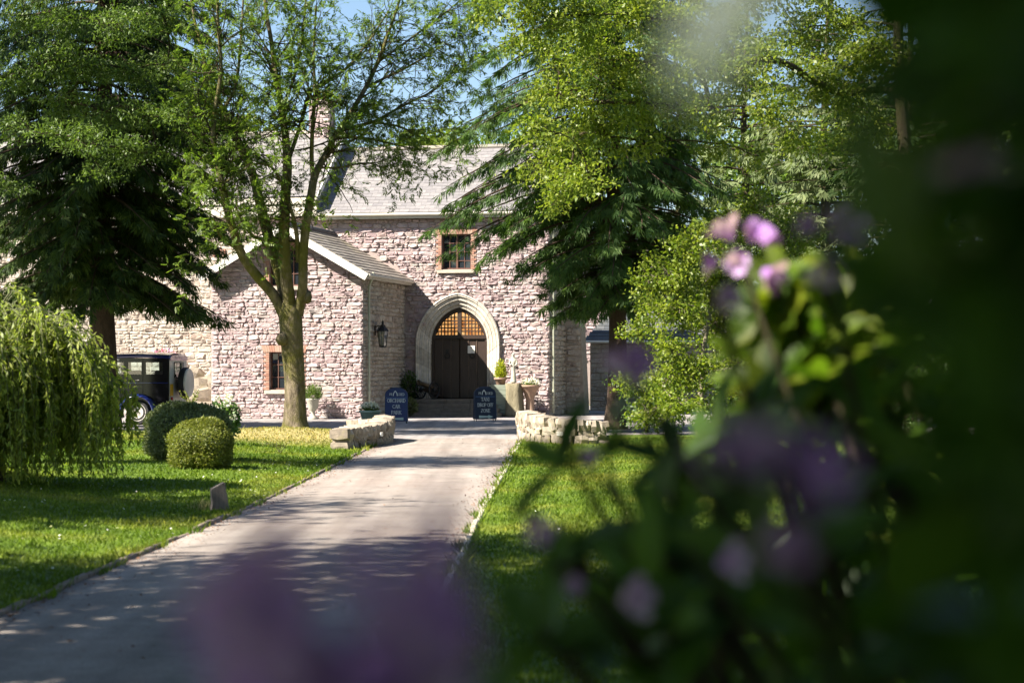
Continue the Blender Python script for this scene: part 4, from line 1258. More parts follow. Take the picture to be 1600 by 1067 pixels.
def stroke(mb, pts, w, y):
    for (a, b) in zip(pts, pts[1:]):
        dx, dz = b[0]-a[0], b[1]-a[1]; L = math.hypot(dx, dz) or 1
        ex, ez = dx/L*w*0.35, dz/L*w*0.35
        nx, nz = -dz/L*w/2, dx/L*w/2
        stroke.k += 1
        yy = y-(stroke.k % 5)*0.0003
        mb.add([(a[0]-ex+nx, yy, a[1]-ez+nz), (a[0]-ex-nx, yy, a[1]-ez-nz), (b[0]+ex-nx, yy, b[1]+ez-nz), (b[0]+ex+nx, yy, b[1]+ez+nz)], [(0,1,2,3)])
stroke.k = 0
def text(mb, s, cx, z, h, y, squeeze=1.0, wt=0.15):
    W = sum(GL[c][1] for c in s)*h*squeeze
    x = cx-W/2
    for c in s:
        for pts, w in GL[c][0]:
            stroke(mb, [(x+p_[0]*h*squeeze, z+p_[1]*h) for p_ in pts], wt*h*w, y)
        for (sx_, sz_) in SERIF.get(c, []):
            stroke(mb, [(x+(sx_-.12)*h*squeeze, z+sz_*h*0.94+0.02*h), (x+(sx_+.12)*h*squeeze, z+sz_*h*0.94+0.02*h)], 0.07*h, y)
        x += GL[c][1]*h*squeeze
    return W
navy = simple('navy_enamel', (0.014,0.026,0.11), (0.010,0.018,0.085), 0.3, 3)
navy_shaded = simple('shaded_navy_enamel', (0.014,0.022,0.05), (0.010,0.016,0.035), 0.35, 3)  # same navy, colour darkened for the sign standing in shadow
lettering = simple('pale_lettering', (0.72,0.70,0.62), (0.66,0.64,0.56), 0.6, 3)
def a_board(label, px, py, Y, rz, lines, arrow, mat):
    W, H = 0.68, 1.10
    c = at(px, py, Y)
    root = tag(empty('a_board_sign', (c[0], c[1], 0.012), rz), label, 'sign')
    def outline(w, h):
        r = w/2
        pts = [(-w/2, 0.07), (w/2, 0.07), (w/2, h-r*0.62)]
        pts += [(w/2*math.cos(t), h-r*0.62+r*0.62*math.sin(t)) for t in np.linspace(0.2, math.pi-0.2, 11)]
        return pts+[(-w/2, h-r*0.62)]
    for s_, nm in ((-1, 'front_panel'), (1, 'rear_panel')):
        pn = MB(); pn.prism(outline(W, H), -0.012, 0.012, 0.004)
        o_ = pn.build(nm, mat, root, (0, s_*0.22, 0), (s_*math.radians(11.0), 0, 0))
        fr_ = MB(); ol = outline(W, H); ol = ol+[ol[0]]
        fr_.tube([(x, 0, z) for x, z in ol], 0.015, 6, False); fr_.build('rim', simple('dark_steel_rim', (0.05,0.06,0.09), None, 0.35, 8, metal=0.6), o_)
        for x in (-W/2+0.03, W/2-0.03):
            lg = MB(); lg.tube([(x, 0, -0.01), (x, 0, 0.09)], 0.014, 6); lg.build('foot', M['iron'], o_)
        if s_ < 0:
            y = -0.0135
            tx = MB()
            zt = H-0.235
            text(tx, 'PE', -0.165, zt, 0.07, y, 0.9, 0.11)
            text(tx, 'COED', 0.135, zt-0.005, 0.075, y, 0.95, 0.11)
            stroke(tx, [(-0.095, zt-0.005), (-0.09, zt+0.05), (-0.055, zt+0.115), (-0.035, zt+0.135)], 0.024, y)
            stroke(tx, [(0.025, zt-0.005), (0.02, zt+0.05), (-0.015, zt+0.115), (-0.035, zt+0.135)], 0.024, y)
            link('house_logo', tx.mesh('house_logo', lettering, recalc=False), o_)
            ln = MB(); stroke(ln, [(-W/2+0.03, zt-0.075), (W/2-0.03, zt-0.075)], 0.014, y)
            link('divider_line', ln.mesh('divider_line', simple('blue_line', (0.10,0.18,0.36), None, 0.5), recalc=False), o_)
            z = zt-0.215
            for t_ in lines:
                lm = MB(); text(lm, t_, 0, z, 0.112, y, 0.86 if len(t_) < 8 else 0.78, 0.10)
                link('lettering', lm.mesh('lettering', lettering, recalc=False), o_); z -= 0.185
            am = MB(); k = arrow; z0 = z+0.045
            am.add([(k*0.24, y, z0+0.0), (k*0.08, y, z0+0.062), (k*0.08, y, z0-0.062)], [(0, 1, 2)])
            am.add([(k*0.08, y, z0+0.024), (k*0.08, y, z0-0.024), (-k*0.22, y, z0-0.042), (-k*0.22, y, z0+0.042)], [(0, 1, 2, 3)])
            link('arrow', am.mesh('arrow', simple('pale_green_arrow', (0.50,0.58,0.50), None, 0.6), recalc=False), o_)
    tb = MB(); tb.tube([(-0.2, 0, H-0.02), (0.2, 0, H-0.02)], 0.018, 6); tb.build('hinge', M['iron'], root)
    return root
a_board('navy A-board reading ORCHARD CAR PARK with an arrow pointing left', 619.5, 661, 61.0, math.radians(1), ['ORCHARD', 'CAR', 'PARK'], -1, navy)
a_board('navy A-board with shade painted into its colour, reading TAXI DROP OFF ZONE with an arrow pointing right', 757.5, 657, 63.6, math.radians(10), ['TAXI', 'DROP OFF', 'ZONE'], 1, navy_shaded)

# ------------------------------------------------------------------ things on the house front (house coordinates -> world)
def hw(u, v, z): return (OB[0]+u*ca+v*sa, OB[1]-u*sa+v*ca, z)
# cannon on the top step
cu_ = fu(668, VM-0.6)
cn = tag(empty('small_cannon', hw(cu_, VM-0.62, FLOOR), -A12+math.radians(-24)), 'small black cannon on a pair of spoked wheels by the arched door', 'cannon')
def spoked(x):
    w_ = empty('wheel', (x, 0, 0.31), 0, cn)
    q = MB(); q.ring((0,0,0), 0.285, 0.026, 0, 28, 6); q.build('rim', M['iron'], w_, smooth=True)
    q = MB()
    for k in range(12):
        t = k*math.pi/6; q.tube([(0, 0.04*math.cos(t), 0.04*math.sin(t)), (0, 0.285*math.cos(t), 0.285*math.sin(t))], 0.012, 5)
    q.build('spokes', M['iron'], w_)
    q = MB(); q.lathe([(0.03,-0.07),(0.06,-0.05),(0.065,0.05),(0.035,0.08)], 12); o_ = q.build('hub', M['iron'], w_, (0,0,0), (0, math.pi/2, 0))
spoked(-0.30); spoked(0.30)
q = MB(); q.tube([(-0.32,0,0.31),(0.32,0,0.31)], 0.022, 8); q.build('axle', M['iron'], cn)
q = MB(); q.loft([[(-0.13,-0.12,0.30),(0.13,-0.12,0.30),(0.13,-0.12,0.38),(-0.13,-0.12,0.38)],[(-0.11,0.75,0.02),(0.11,0.75,0.02),(0.11,0.75,0.12),(-0.11,0.75,0.12)]]); q.build('carriage', M['dark_wood'], cn)
q = MB(); q.lathe([(0.02,-0.50),(0.05,-0.49),(0.03,-0.45),(0.105,-0.42),(0.11,-0.30),(0.10,-0.28),(0.095,0.0),(0.10,0.02),(0.085,0.04),(0.072,0.46),(0.095,0.50),(0.10,0.55),(0.055,0.55),(0.05,0.30)], 18, cap=False)
q.build('barrel', M['bronze'], cn, (0, 0.02, 0.44), (math.radians(74), 0, 0), smooth=True)

# wall lantern on the porch flank
lu = fu(598, 2.6)
lv = 2.75
k = (598-800)/F
lv = (k*OB[1]-OB[0]-0.32*(ca+k*sa))/(sa-k*ca)
lz = fz(524, 0.32, lv)
ln = tag(empty('wall_lantern', hw(0.0, lv, lz), -A12), 'large black glazed lantern bracketed to the shaded side wall of the porch', 'lantern')
q = MB(); q.tube([(0.03,0,0.25),(0.16,0,0.33),(0.32,0,0.30)], 0.016, 6); q.tube([(0.03,0,0.05),(0.14,0,0.18),(0.20,0,0.32)], 0.012, 6); q.box(0.045,0.075,-0.05,0.05,0.0,0.34); q.build('bracket', M['iron'], ln)
q = MB(); q.lathe([(0.20,0.14),(0.215,0.15),(0.20,0.17),(0.12,0.28),(0.10,0.29),(0.10,0.33),(0.06,0.36),(0.03,0.40),(0.045,0.43),(0.012,0.50),(0.0,0.56)], 6, (0.32,0,0)); q.build('cap', M['iron'], ln)
q = MB()
for i in range(6):
    t = i*math.pi/3; q.tube([(0.32+0.19*math.cos(t), 0.19*math.sin(t), 0.15), (0.32+0.12*math.cos(t), 0.12*math.sin(t), -0.36)], 0.011, 5)
q.lathe([(0.13,-0.40),(0.135,-0.37),(0.12,-0.35)], 6, (0.32,0,0)); q.build('cage', M['iron'], ln)
for i in range(6):
    t0, t1 = i*math.pi/3, (i+1)*math.pi/3
    g = MB(); g.add([(0.32+0.115*math.cos(t0),0.115*math.sin(t0),-0.35),(0.32+0.115*math.cos(t1),0.115*math.sin(t1),-0.35),(0.32+0.185*math.cos(t1),0.185*math.sin(t1),0.145),(0.32+0.185*math.cos(t0),0.185*math.sin(t0),0.145)], [(0,1,2,3)])
    link('pane', g.mesh('pane', M['lantern_glass'], recalc=False), ln)
q = MB(); q.lathe([(0.02,-0.34),(0.025,-0.2),(0.03,-0.1),(0.0,-0.06)], 8, (0.32,0,0)); q.build('candle_lamp', M['plate_stone'], ln)

def flower_head(P, r, n, rs):
    """loose domed head of small petals"""
    d = unit(rs.normal(size=(n, 3))); d[:, 2] = np.abs(d[:, 2])
    return P+d*r*rs.uniform(0.6, 1.05, (n, 1)), d
def planter(name, label, cat, loc, rz, pot_fn, pot_mat, plants, pot_name='pot'):
    root = tag(empty(name, loc, rz), label, cat)
    q = MB(); pot_fn(q); q.build(pot_name, pot_mat, root, smooth=True)
    for (nm, mat, c, r, n, L, W, kind, seed) in plants:
        rs = np.random.default_rng(seed)
        d = unit(rs.normal(size=(n, 3))); d[:, 2] = np.abs(d[:, 2])*1.0 if kind != 'ball' else d[:, 2]
        P_ = np.array(c)+d*np.array(r)*rs.uniform(0.25, 1.0, (n, 1))
        D_ = d+rs.normal(size=(n, 3))*0.5+np.array((0, 0, 0.5 if kind == 'up' else 0.0))
        stuff(leaves(nm, P_, D_, rs.uniform(0.6, 1.2, n)*L, W, mat, root, None, None, 0.18, rs))
    return root
green_pot = simple('sage_glazed_pot', (0.30,0.38,0.30), (0.22,0.29,0.22), 0.35, 4)
terra = simple('weathered_terracotta', (0.36,0.22,0.15), (0.24,0.17,0.12), 0.85, 6, 0.2)
stonepot = simple('grey_stone_trough', (0.34,0.36,0.30), (0.22,0.24,0.19), 0.9, 5, 0.3)
def round_pot(r0, r1, h, lip=0.03):
    return lambda q: q.lathe([(r0*0.9, 0.0), (r0, 0.02), (r1*0.97, h-0.06), (r1+lip, h-0.05), (r1+lip, h), (r1-0.02, h), (r1-0.04, h-0.08), (0.01, h-0.09)], 22, cap=False)
c = at(578, 660, 58.5)
planter('flower_pot', 'sage green pot of white flowers behind the curved lichened wall', 'pot', (c[0], c[1], 0.012), 0, round_pot(0.20, 0.30, 0.44), green_pot,
        [('leaves', M['leaf_mid'], (0,0,0.44), (0.26,0.26,0.16), 260, 0.09, 0.05, 'up', 1), ('flowers', M['petal_white'], (0,0,0.50), (0.30,0.30,0.20), 420, 0.055, 0.05, 'up', 2)])
# urn with grassy plant against the porch front
uu = fu(489, -0.55)
planter('grass_urn', 'pale urn of bushy green grass standing against the porch front behind the ash trunk', 'urn', hw(uu, -0.55, 0.012), 0,
        lambda q: q.lathe([(0.17,0),(0.18,0.05),(0.09,0.10),(0.06,0.22),(0.10,0.28),(0.18,0.40),(0.20,0.62),(0.24,0.66),(0.22,0.68),(0.19,0.62),(0.01,0.6)], 20, cap=False), simple('pale_urn', (0.42,0.40,0.33), (0.30,0.29,0.23), 0.8, 5, 0.2),
        [('grass_leaves', M['leaf_mid'], (0,0,0.68), (0.30,0.30,0.42), 700, 0.20, 0.018, 'up', 3)], 'urn_bowl')
# plants by the steps
for i, (px, v, zt, r, h_, label, mt) in enumerate([(640, VM-0.55, 0.0, 0.30, 1.55, 'dark evergreen shrub beside the arch, behind the cannon wheel', M['leaf_conifer2']), (641, VM-2.0, 0.0, 0.26, 0.62, 'low grey green leafy plant at the foot of the entrance steps', M['leaf_box2'])]):
    rs = np.random.default_rng(40+i); n = 1500 if i == 0 else 700
    u_ = fu(px, v)
    root = tag(empty('shrub', hw(u_, v, 0.012)), label, 'shrub')
    d = unit(rs.normal(size=(n, 3))); rr_ = rs.uniform(0.3, 1.0, (n, 1))**0.5
    P_ = np.array((0, 0, h_*0.55))+d*rr_*np.array((r, r, h_*0.47))
    leaves('foliage', P_, d+rs.normal(size=(n, 3))*0.5, rs.uniform(0.05, 0.11, n), 0.04, mt, root, None, None, 0.18, rs)
    tubes_obj('stems', [(np.array([(0,0,0),(rs.normal()*0.05, rs.normal()*0.05, h_*0.4),(rs.normal()*0.1, rs.normal()*0.1, h_*0.8)]), np.array([0.02,0.015,0.006])) for _ in range(5)], M['dark_bark'], root)
# right-hand group: crate with lime conifer, stump with statuette, pedestal bowl
g1 = hw(fu(783, VM-1.0), VM-1.0, 0.0)
cr = tag(empty('planter_crate', (g1[0], g1[1], 0.012), -A12+0.1), 'weathered grey green plank planter box right of the door', 'planter')
for j in range(6):
    z = 0.10+j*0.175
    for (a, b) in (((-0.42,-0.3),(0.42,-0.3)),((0.42,-0.3),(0.42,0.3)),((0.42,0.3),(-0.42,0.3)),((-0.42,0.3),(-0.42,-0.3))):
        q = MB(); q.beam((a[0],a[1],z+0.05), (b[0],b[1],z+0.05), 0.03, 0.165); q.build('plank', simple('lichened_plank', (0.26,0.29,0.23), (0.16,0.19,0.14), 0.85, 4, 0.3, stretch=(1,1,8)), cr)
for sx in (-0.41, 0.41):
    for sy in (-0.29, 0.29):
        q = MB(); q.box(sx-0.03, sx+0.03, sy-0.03, sy+0.03, 0, 1.14); q.build('post', M['step_stone'], cr)
q = MB(); q.box(-0.40,0.40,-0.28,0.28,0.9,1.08); q.build('soil', M['dark_bark'], cr)
planter('lime_conifer', 'bright lime yellow dwarf conifer in a terracotta pot on the plank planter', 'potted shrub', (g1[0]-0.02, g1[1], 1.092), 0, round_pot(0.14, 0.2, 0.26), terra,
        [('foliage', M['leaf_lime'], (0,0,0.28), (0.20,0.20,0.62), 1100, 0.09, 0.03, 'up', 6)])
g2 = hw(fu(803, VM-1.15), VM-1.15, 0.0)
rs = np.random.default_rng(12)
q = MB(); rings = []
for z, r in ((0, 0.40), (0.15, 0.34), (0.5, 0.31), (0.9, 0.30), (1.14, 0.31), (1.16, 0.29)):
    rings.append([(r*(1+0.10*math.sin(5*t+z)+0.05*math.sin(11*t))*math.cos(t), r*(1+0.10*math.sin(5*t+z)+0.05*math.sin(11*t))*math.sin(t), z) for t in np.arange(28)*2*math.pi/28])
q.loft(rings)
tag(q.build('tree_stump', bark('bare_weathered_wood', (0.38,0.33,0.22), (0.22,0.19,0.12)), None, (g2[0], g2[1], 0.012), (0,0,0), True), 'tall weathered tree stump used as a plinth right of the door', 'stump')
# statuette: a slim draped figure, one continuous skin
def statuette(loc, rz):
    me = bpy.data.meshes.new('statuette')
    pts = [((0,0,0.0),.13),((0,0,0.06),.12),((0.01,0,0.25),.085),((0.0,0.0,0.45),.075),((0,0,0.58),.085),((0,-0.01,0.72),.075),((0,-0.01,0.83),.10),((0,-0.02,0.90),.04),((0.0,-0.035,0.98),.062),((0,-0.04,1.05),.05),
           ((0.10,-0.01,0.80),.04),((0.15,-0.05,0.66),.034),((0.07,-0.11,0.60),.03),((-0.10,-0.01,0.80),.04),((-0.14,-0.05,0.66),.034),((-0.05,-0.11,0.63),.03)]
    ed = [(0,1),(1,2),(2,3),(3,4),(4,5),(5,6),(6,7),(7,8),(8,9),(6,10),(10,11),(11,12),(6,13),(13,14),(14,15)]
    me.from_pydata([p_[0] for p_ in pts], ed, [])
    me.materials.append(simple('pale_weathered_marble', (0.48,0.46,0.40), (0.28,0.28,0.20), 0.7, 6, 0.15))
    o = link('statuette', me, None, loc, (0, 0, rz))
    sk = o.modifiers.new('skin', 'SKIN'); 
    for i, p_ in enumerate(pts): me.skin_vertices[0].data[i].radius = (p_[1], p_[1])
    me.skin_vertices[0].data[3].use_root = True
    ss = o.modifiers.new('sub', 'SUBSURF'); ss.levels = 2; ss.render_levels = 2
    return o
tag(statuette((g2[0]-0.02, g2[1], 1.178), -0.2), 'slender pale stone garden figure standing on the tree stump', 'statue')
g3 = hw(fu(828, VM-1.0), VM-1.0, 0.0)
planter('pedestal_planter', 'terracotta bowl of white flowers on a flared pedestal near the right downpipe', 'planter', (g3[0], g3[1], 0.012), 0,
        lambda q: q.lathe([(0.26,0),(0.26,0.06),(0.16,0.12),(0.14,0.6),(0.18,0.70),(0.22,0.84),(0.34,1.02),(0.37,1.04),(0.37,1.10),(0.33,1.10),(0.30,1.04),(0.01,1.03)], 22, cap=False), terra,
        [('leaves', M['leaf_mid'], (0,0,1.08), (0.30,0.30,0.16), 260, 0.09, 0.05, 'up', 8), ('flowers', M['petal_white'], (0,0,1.12), (0.36,0.34,0.25), 420, 0.055, 0.05, 'up', 9)], 'pedestal_bowl')
# hanging basket on the left front, above the car
hu = fu(258, VM-0.35); hz = fz(551, hu, VM-0.35)
hb_ = tag(empty('hanging_basket', hw(hu, VM-0.35, hz-0.1), -A12), 'hanging basket of pink and white petunias on the cream wall above the car', 'basket')
q = MB(); q.lathe([(0.02,-0.28),(0.16,-0.22),(0.27,-0.06),(0.29,0.0),(0.27,0.0),(0.01,-0.02)], 16, cap=False); q.build('moss_liner', M['dark_bark'], hb_)
q = MB()
for i in range(3):
    t = i*2.09; q.tube([(0.28*math.cos(t),0.28*math.sin(t),0),(0,0,0.62)], 0.006, 4)
q.tube([(0,0,0.62),(0,0.02,0.66),(0,0.30,0.66)], 0.012, 6); q.tube([(0,0.30,0.3),(0,0.30,0.7)], 0.014, 6); q.build('chains_and_bracket', M['iron'], hb_)
rs = np.random.default_rng(77); n = 620
d = unit(rs.normal(size=(n, 3))); P_ = d*np.array((0.48,0.30,0.20))*rs.uniform(0.5, 1, (n, 1))+np.array((0,-0.02,0.02))
stuff(leaves('flowers', P_, d+rs.normal(size=(n,3))*0.4, 0.075, 0.075, M['petal_pink'], hb_, None, None, 0.18, rs))
d = unit(rs.normal(size=(300, 3))); leaves('leaves', d*np.array((0.40,0.26,0.22))+np.array((0,0,-0.06)), d, 0.09, 0.04, M['leaf_mid'], hb_, None, None, 0.18, rs)

# ------------------------------------------------------------------ vintage car
def vintage_car():
    Yc = 60.0
    c = at(278, 650, Yc)
    root = tag(empty('vintage_car', (c[0], c[1], 0.012), math.pi-math.radians(10)), 'dark navy vintage saloon with cream back panel and a spare wheel on its tail', 'car')
    navyp = simple('navy_car_paint', (0.012,0.022,0.12), (0.010,0.018,0.10), 0.12, 2); navyp.node_tree.nodes['Principled BSDF'].inputs['Coat Weight'].default_value = 0.8
    blk = simple('black_car_paint', (0.006,0.006,0.008), None, 0.15, 2)
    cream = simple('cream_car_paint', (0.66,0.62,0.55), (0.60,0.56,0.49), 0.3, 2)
    rub = simple('tyre_rubber', (0.02,0.02,0.02), (0.012,0.012,0.012), 0.8, 9)
    chrome = simple('bright_metal', (0.6,0.6,0.58), None, 0.2, 4, metal=1.0)
    # x forward, y to the near side, z up; near side y=+0.78
    hwid = 0.78
    # side walls with window openings
    wins = [(0.20, 0.74, 1.50, 1.86), (0.86, 1.30, 1.50, 1.86), (1.42, 1.78, 1.50, 1.86)]
    for s_ in (1, -1):
        q = MB()
        mp = lambda x, z, d: (x, s_*(hwid+d-0.0), z)
        wall_cells(q, [0.0, 2.05]+[w_[0] for w_ in wins]+[w_[1] for w_ in wins], [0.52, 1.50, 1.86, 1.98], wins, 0.05, mp)
        q.build('body_side', blk, root)
        for w_ in wins:
            g = MB(); g.box(w_[0], w_[1], s_*(hwid-0.03)-0.003, s_*(hwid-0.03)+0.003, w_[2], w_[3]); g.build('side_window', M['car_glass'], root)
        q = MB(); q.box(0.02, 2.6, s_*(hwid+0.012)-0.01, s_*(hwid+0.012)+0.01, 1.235, 1.26); q.build('waist_moulding', navyp, root)
        q = MB(); q.box(0.81, 0.822, s_*(hwid+0.004)-0.004, s_*(hwid+0.004)+0.004, 0.6, 1.95); q.build('door_gap', rub, root)
        q = MB(); q.tube([(0.92, s_*(hwid+0.03), 1.33), (1.04, s_*(hwid+0.03), 1.33)], 0.012, 6); q.build('door_handle', chrome, root)
    # roof with rounded section
    rings = []
    for x, dz, k in ((-0.04, -0.05, 0.96), (0.0, 0.0, 1.0), (1.0, 0.03, 1.0), (1.9, 0.01, 1.0), (2.12, -0.05, 0.98)):
        rings.append([(x, hwid*k*1.02*sx, 1.97+dz+h_) for sx, h_ in ((-1, 0), (-1.01, 0.05), (-0.93, 0.11), (-0.6, 0.15), (0, 0.165), (0.6, 0.15), (0.93, 0.11), (1.01, 0.05), (1, 0))])
    q = MB(); q.loft(rings, True, True); q.build('roof', navyp, root, smooth=False)
    q = MB(); q.box(1.55, 1.98, hwid+0.012, hwid+0.02, 1.905, 1.955); q.build('roof_sign', M['plate_stone'], root)
    # back panel with rear window
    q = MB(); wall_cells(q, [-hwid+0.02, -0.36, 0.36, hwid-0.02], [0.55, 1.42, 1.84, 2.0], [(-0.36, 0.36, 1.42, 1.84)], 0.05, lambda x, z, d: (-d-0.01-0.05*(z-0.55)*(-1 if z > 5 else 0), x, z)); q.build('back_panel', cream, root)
    g = MB(); g.box(0.02, 0.026, -0.36, 0.36, 1.42, 1.84); g.build('rear_window', M['car_glass'], root)
    q = MB(); q.tube([(-0.03, y, z) for y, z in ((-0.38,1.40),(0.38,1.40),(0.38,1.86),(-0.38,1.86),(-0.38,1.40))], 0.014, 6); q.build('rear_window_rim', rub, root)
    # spare wheel on the tail
    sp = empty('spare_wheel', (-0.24, 0.0, 1.24), 0, root)
    q = MB(); q.lathe([(0.30,-0.12),(0.40,-0.12),(0.46,-0.07),(0.47,0.0),(0.46,0.07),(0.40,0.12),(0.30,0.12)], 28, cap=True); q.build('tyre', rub, sp, (0,0,0), (0, math.pi/2, 0), smooth=False)
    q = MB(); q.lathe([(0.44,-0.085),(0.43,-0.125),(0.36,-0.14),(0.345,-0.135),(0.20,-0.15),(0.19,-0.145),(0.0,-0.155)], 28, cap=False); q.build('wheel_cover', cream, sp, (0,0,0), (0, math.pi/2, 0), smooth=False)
    q = MB(); q.box(-0.13, 0.02, -0.05, 0.05, 1.0, 1.3); q.build('spare_wheel_bracket', blk, root)
    q = MB(); q.box(-0.035, -0.02, 0.50, 0.74, 0.86, 1.21); q.build('number_plate', simple('yellow_plate', (0.80,0.42,0.02), (0.75,0.38,0.02), 0.4, 3), root)
    for s_ in (-1, 1):
        q = MB(); q.lathe([(0.05,0),(0.055,0.04),(0.03,0.06)], 10); q.build('tail_lamp', simple('red_lens', (0.45,0.02,0.02), None, 0.2), root, (-0.02, s_*0.64, 0.78), (0, -math.pi/2, 0))
    q = MB(); q.tube([(-0.30,-0.8,0.62),(-0.34,-0.5,0.62),(-0.34,0.5,0.62),(-0.30,0.8,0.62)], 0.035, 8); q.build('rear_bumper', chrome, root)
    # floor, seats, screen, bonnet
    q = MB(); q.box(0.02, 3.9, -0.72, 0.72, 0.50, 0.60); q.build('floor_pan', blk, root)
    for (x, y) in ((0.45, 0.0), (1.45, 0.36), (1.45, -0.36)):
        w_ = 0.62 if y == 0 else 0.26
        q = MB(); q.bbox(x-0.10, x+0.06, y-w_, y+w_, 0.9, 1.62, 0.05); q.bbox(x, x+0.5, y-w_, y+w_, 0.75, 0.98, 0.05); q.build('seat', simple('dark_leather', (0.03,0.02,0.018), None, 0.5), root)
    q = MB(); wall_cells(q, [-hwid+0.03, -0.66, 0.66, hwid-0.03], [0.6, 1.40, 1.90, 2.0], [(-0.66, 0.66, 1.40, 1.90)], 0.05, lambda x, z, d: (2.06+d, x, z)); q.build('scuttle', blk, root)
    g = MB(); g.box(2.03, 2.036, -0.66, 0.66, 1.40, 1.90); g.build('windscreen', M['car_glass'], root)
    rings = [[(x, y*k, 0.62+(z-0.62)*k2) for y, z in ((-0.55,0.62),(-0.56,1.10),(-0.45,1.24),(0,1.32),(0.45,1.24),(0.56,1.10),(0.55,0.62))] for x, k, k2 in ((2.06,1.0,1.0),(3.0,0.86,0.96),(3.75,0.72,0.92))]
    q = MB(); q.loft(rings); q.build('bonnet', navyp, root)
    q = MB(); q.box(3.76, 3.84, -0.38, 0.38, 0.60, 1.22); q.build('radiator', chrome, root)
    for s_ in (-1, 1):
        q = MB(); q.lathe([(0.02,-0.16),(0.09,-0.10),(0.12,0.0),(0.12,0.03),(0.0,0.05)], 14); q.build('headlight', chrome, root, (3.72, s_*0.52, 1.05), (0, math.pi/2, 0), smooth=True)
        # wings: swept fenders over both wheels
        for nm, xc, a0, a1, R in (('rear_wing', 0.95, -20, 195, 0.50), ('front_wing', 3.35, -25, 200, 0.50)):
            rings = []
            for t in np.linspace(math.radians(a0), math.radians(a1), 16):
                k = 1.0
                ring = []
                for yy, dr in ((0.0, 0.0), (0.12, 0.05), (0.24, 0.04), (0.31, -0.02), (0.31, -0.05), (0.24, 0.01), (0.12, 0.02), (0.0, -0.03)):
                    r = R+dr
                    ring.append((xc+r*math.cos(t)*1.08, s_*(hwid-0.10+yy), 0.38+r*math.sin(t)))
                rings.append(ring)
            q = MB(); q.loft(rings); q.build(nm, navyp, root, smooth=True)
            wh = empty('wheel', (xc, s_*(hwid+0.02), 0.37), 0, root)
            q = MB(); q.lathe([(0.26,-0.08),(0.34,-0.075),(0.37,-0.03),(0.37,0.03),(0.34,0.075),(0.26,0.08)], 24); q.build('tyre', rub, wh, (0,0,0), (math.pi/2,0,0))
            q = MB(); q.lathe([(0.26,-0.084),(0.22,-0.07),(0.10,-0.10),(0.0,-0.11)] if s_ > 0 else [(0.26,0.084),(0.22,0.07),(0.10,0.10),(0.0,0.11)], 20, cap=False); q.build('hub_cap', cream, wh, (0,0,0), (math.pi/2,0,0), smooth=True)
        q = MB(); q.box(1.45, 2.9, s_*(hwid+0.08)-0.13, s_*(hwid+0.08)+0.13, 0.40, 0.44); q.build('running_board', chrome, root)
    return root
vintage_car()
# rock and old masonry heap behind the car tail
rs = np.random.default_rng(64)
hp = at(312, 640, 68.5)
rk = tag(empty('boulder_heap', (hp[0], hp[1], 0.0)), 'heap of pale boulders in the corner beside the porch wall, behind the car', 'boulders')
for i, (dx, dy, dz, sx, sz) in enumerate(((-0.5,0,0.2,0.6,0.45),(0.0,-0.1,0.22,0.55,0.5),(0.42,0,0.25,0.5,0.55),(-0.3,0.1,0.62,0.6,0.5),(0.28,0.1,0.72,0.7,0.6),(0.0,0.2,1.12,0.6,0.5),(0.42,0.2,1.2,0.4,0.6),(-0.15,0.25,1.5,0.5,0.36))):
    v, f = rock_mesh(sx*1.15, 0.5, sz*1.1, rs, 0.30, 0.13); q = MB(); q.cur = rs.random(); q.add(v, f)
    link('boulder', q.mesh('boulder', M['stone_grey']), rk, (dx, dy, dz), (rs.normal()*0.1, rs.normal()*0.35, rs.normal()*0.3))

# ------------------------------------------------------------------ trees
UP = np.array((0.0, 0.0, 1.0))
def wander(p, d, L, r0, r1, rs, seg=0.3, wob=0.18, up=0.05):
    n = max(3, int(L/seg)+1)
    P = [np.array(p, float)]; d = unit(np.array(d, float))
    for i in range(n):
        d = unit(d+rs.normal(size=3)*wob+UP*up)
        P.append(P[-1]+d*L/n)
    return np.array(P), np.linspace(r0, r1, n+1)

def smooth_path(pts, n=5):
    """Catmull-Rom through traced points"""
    P = np.array(pts, float); out = []
    Q = np.vstack([2*P[0]-P[1], P, 2*P[-1]-P[-2]])
    for i in range(1, len(Q)-2):
        for t in np.linspace(0, 1, n, endpoint=False):
            a, b, c, d = Q[i-1], Q[i], Q[i+1], Q[i+2]
            out.append(0.5*((2*b)+(c-a)*t+(2*a-5*b+4*c-d)*t*t+(3*b-3*c+d-a)*t**3))
    out.append(P[-1])
    return np.array(out)

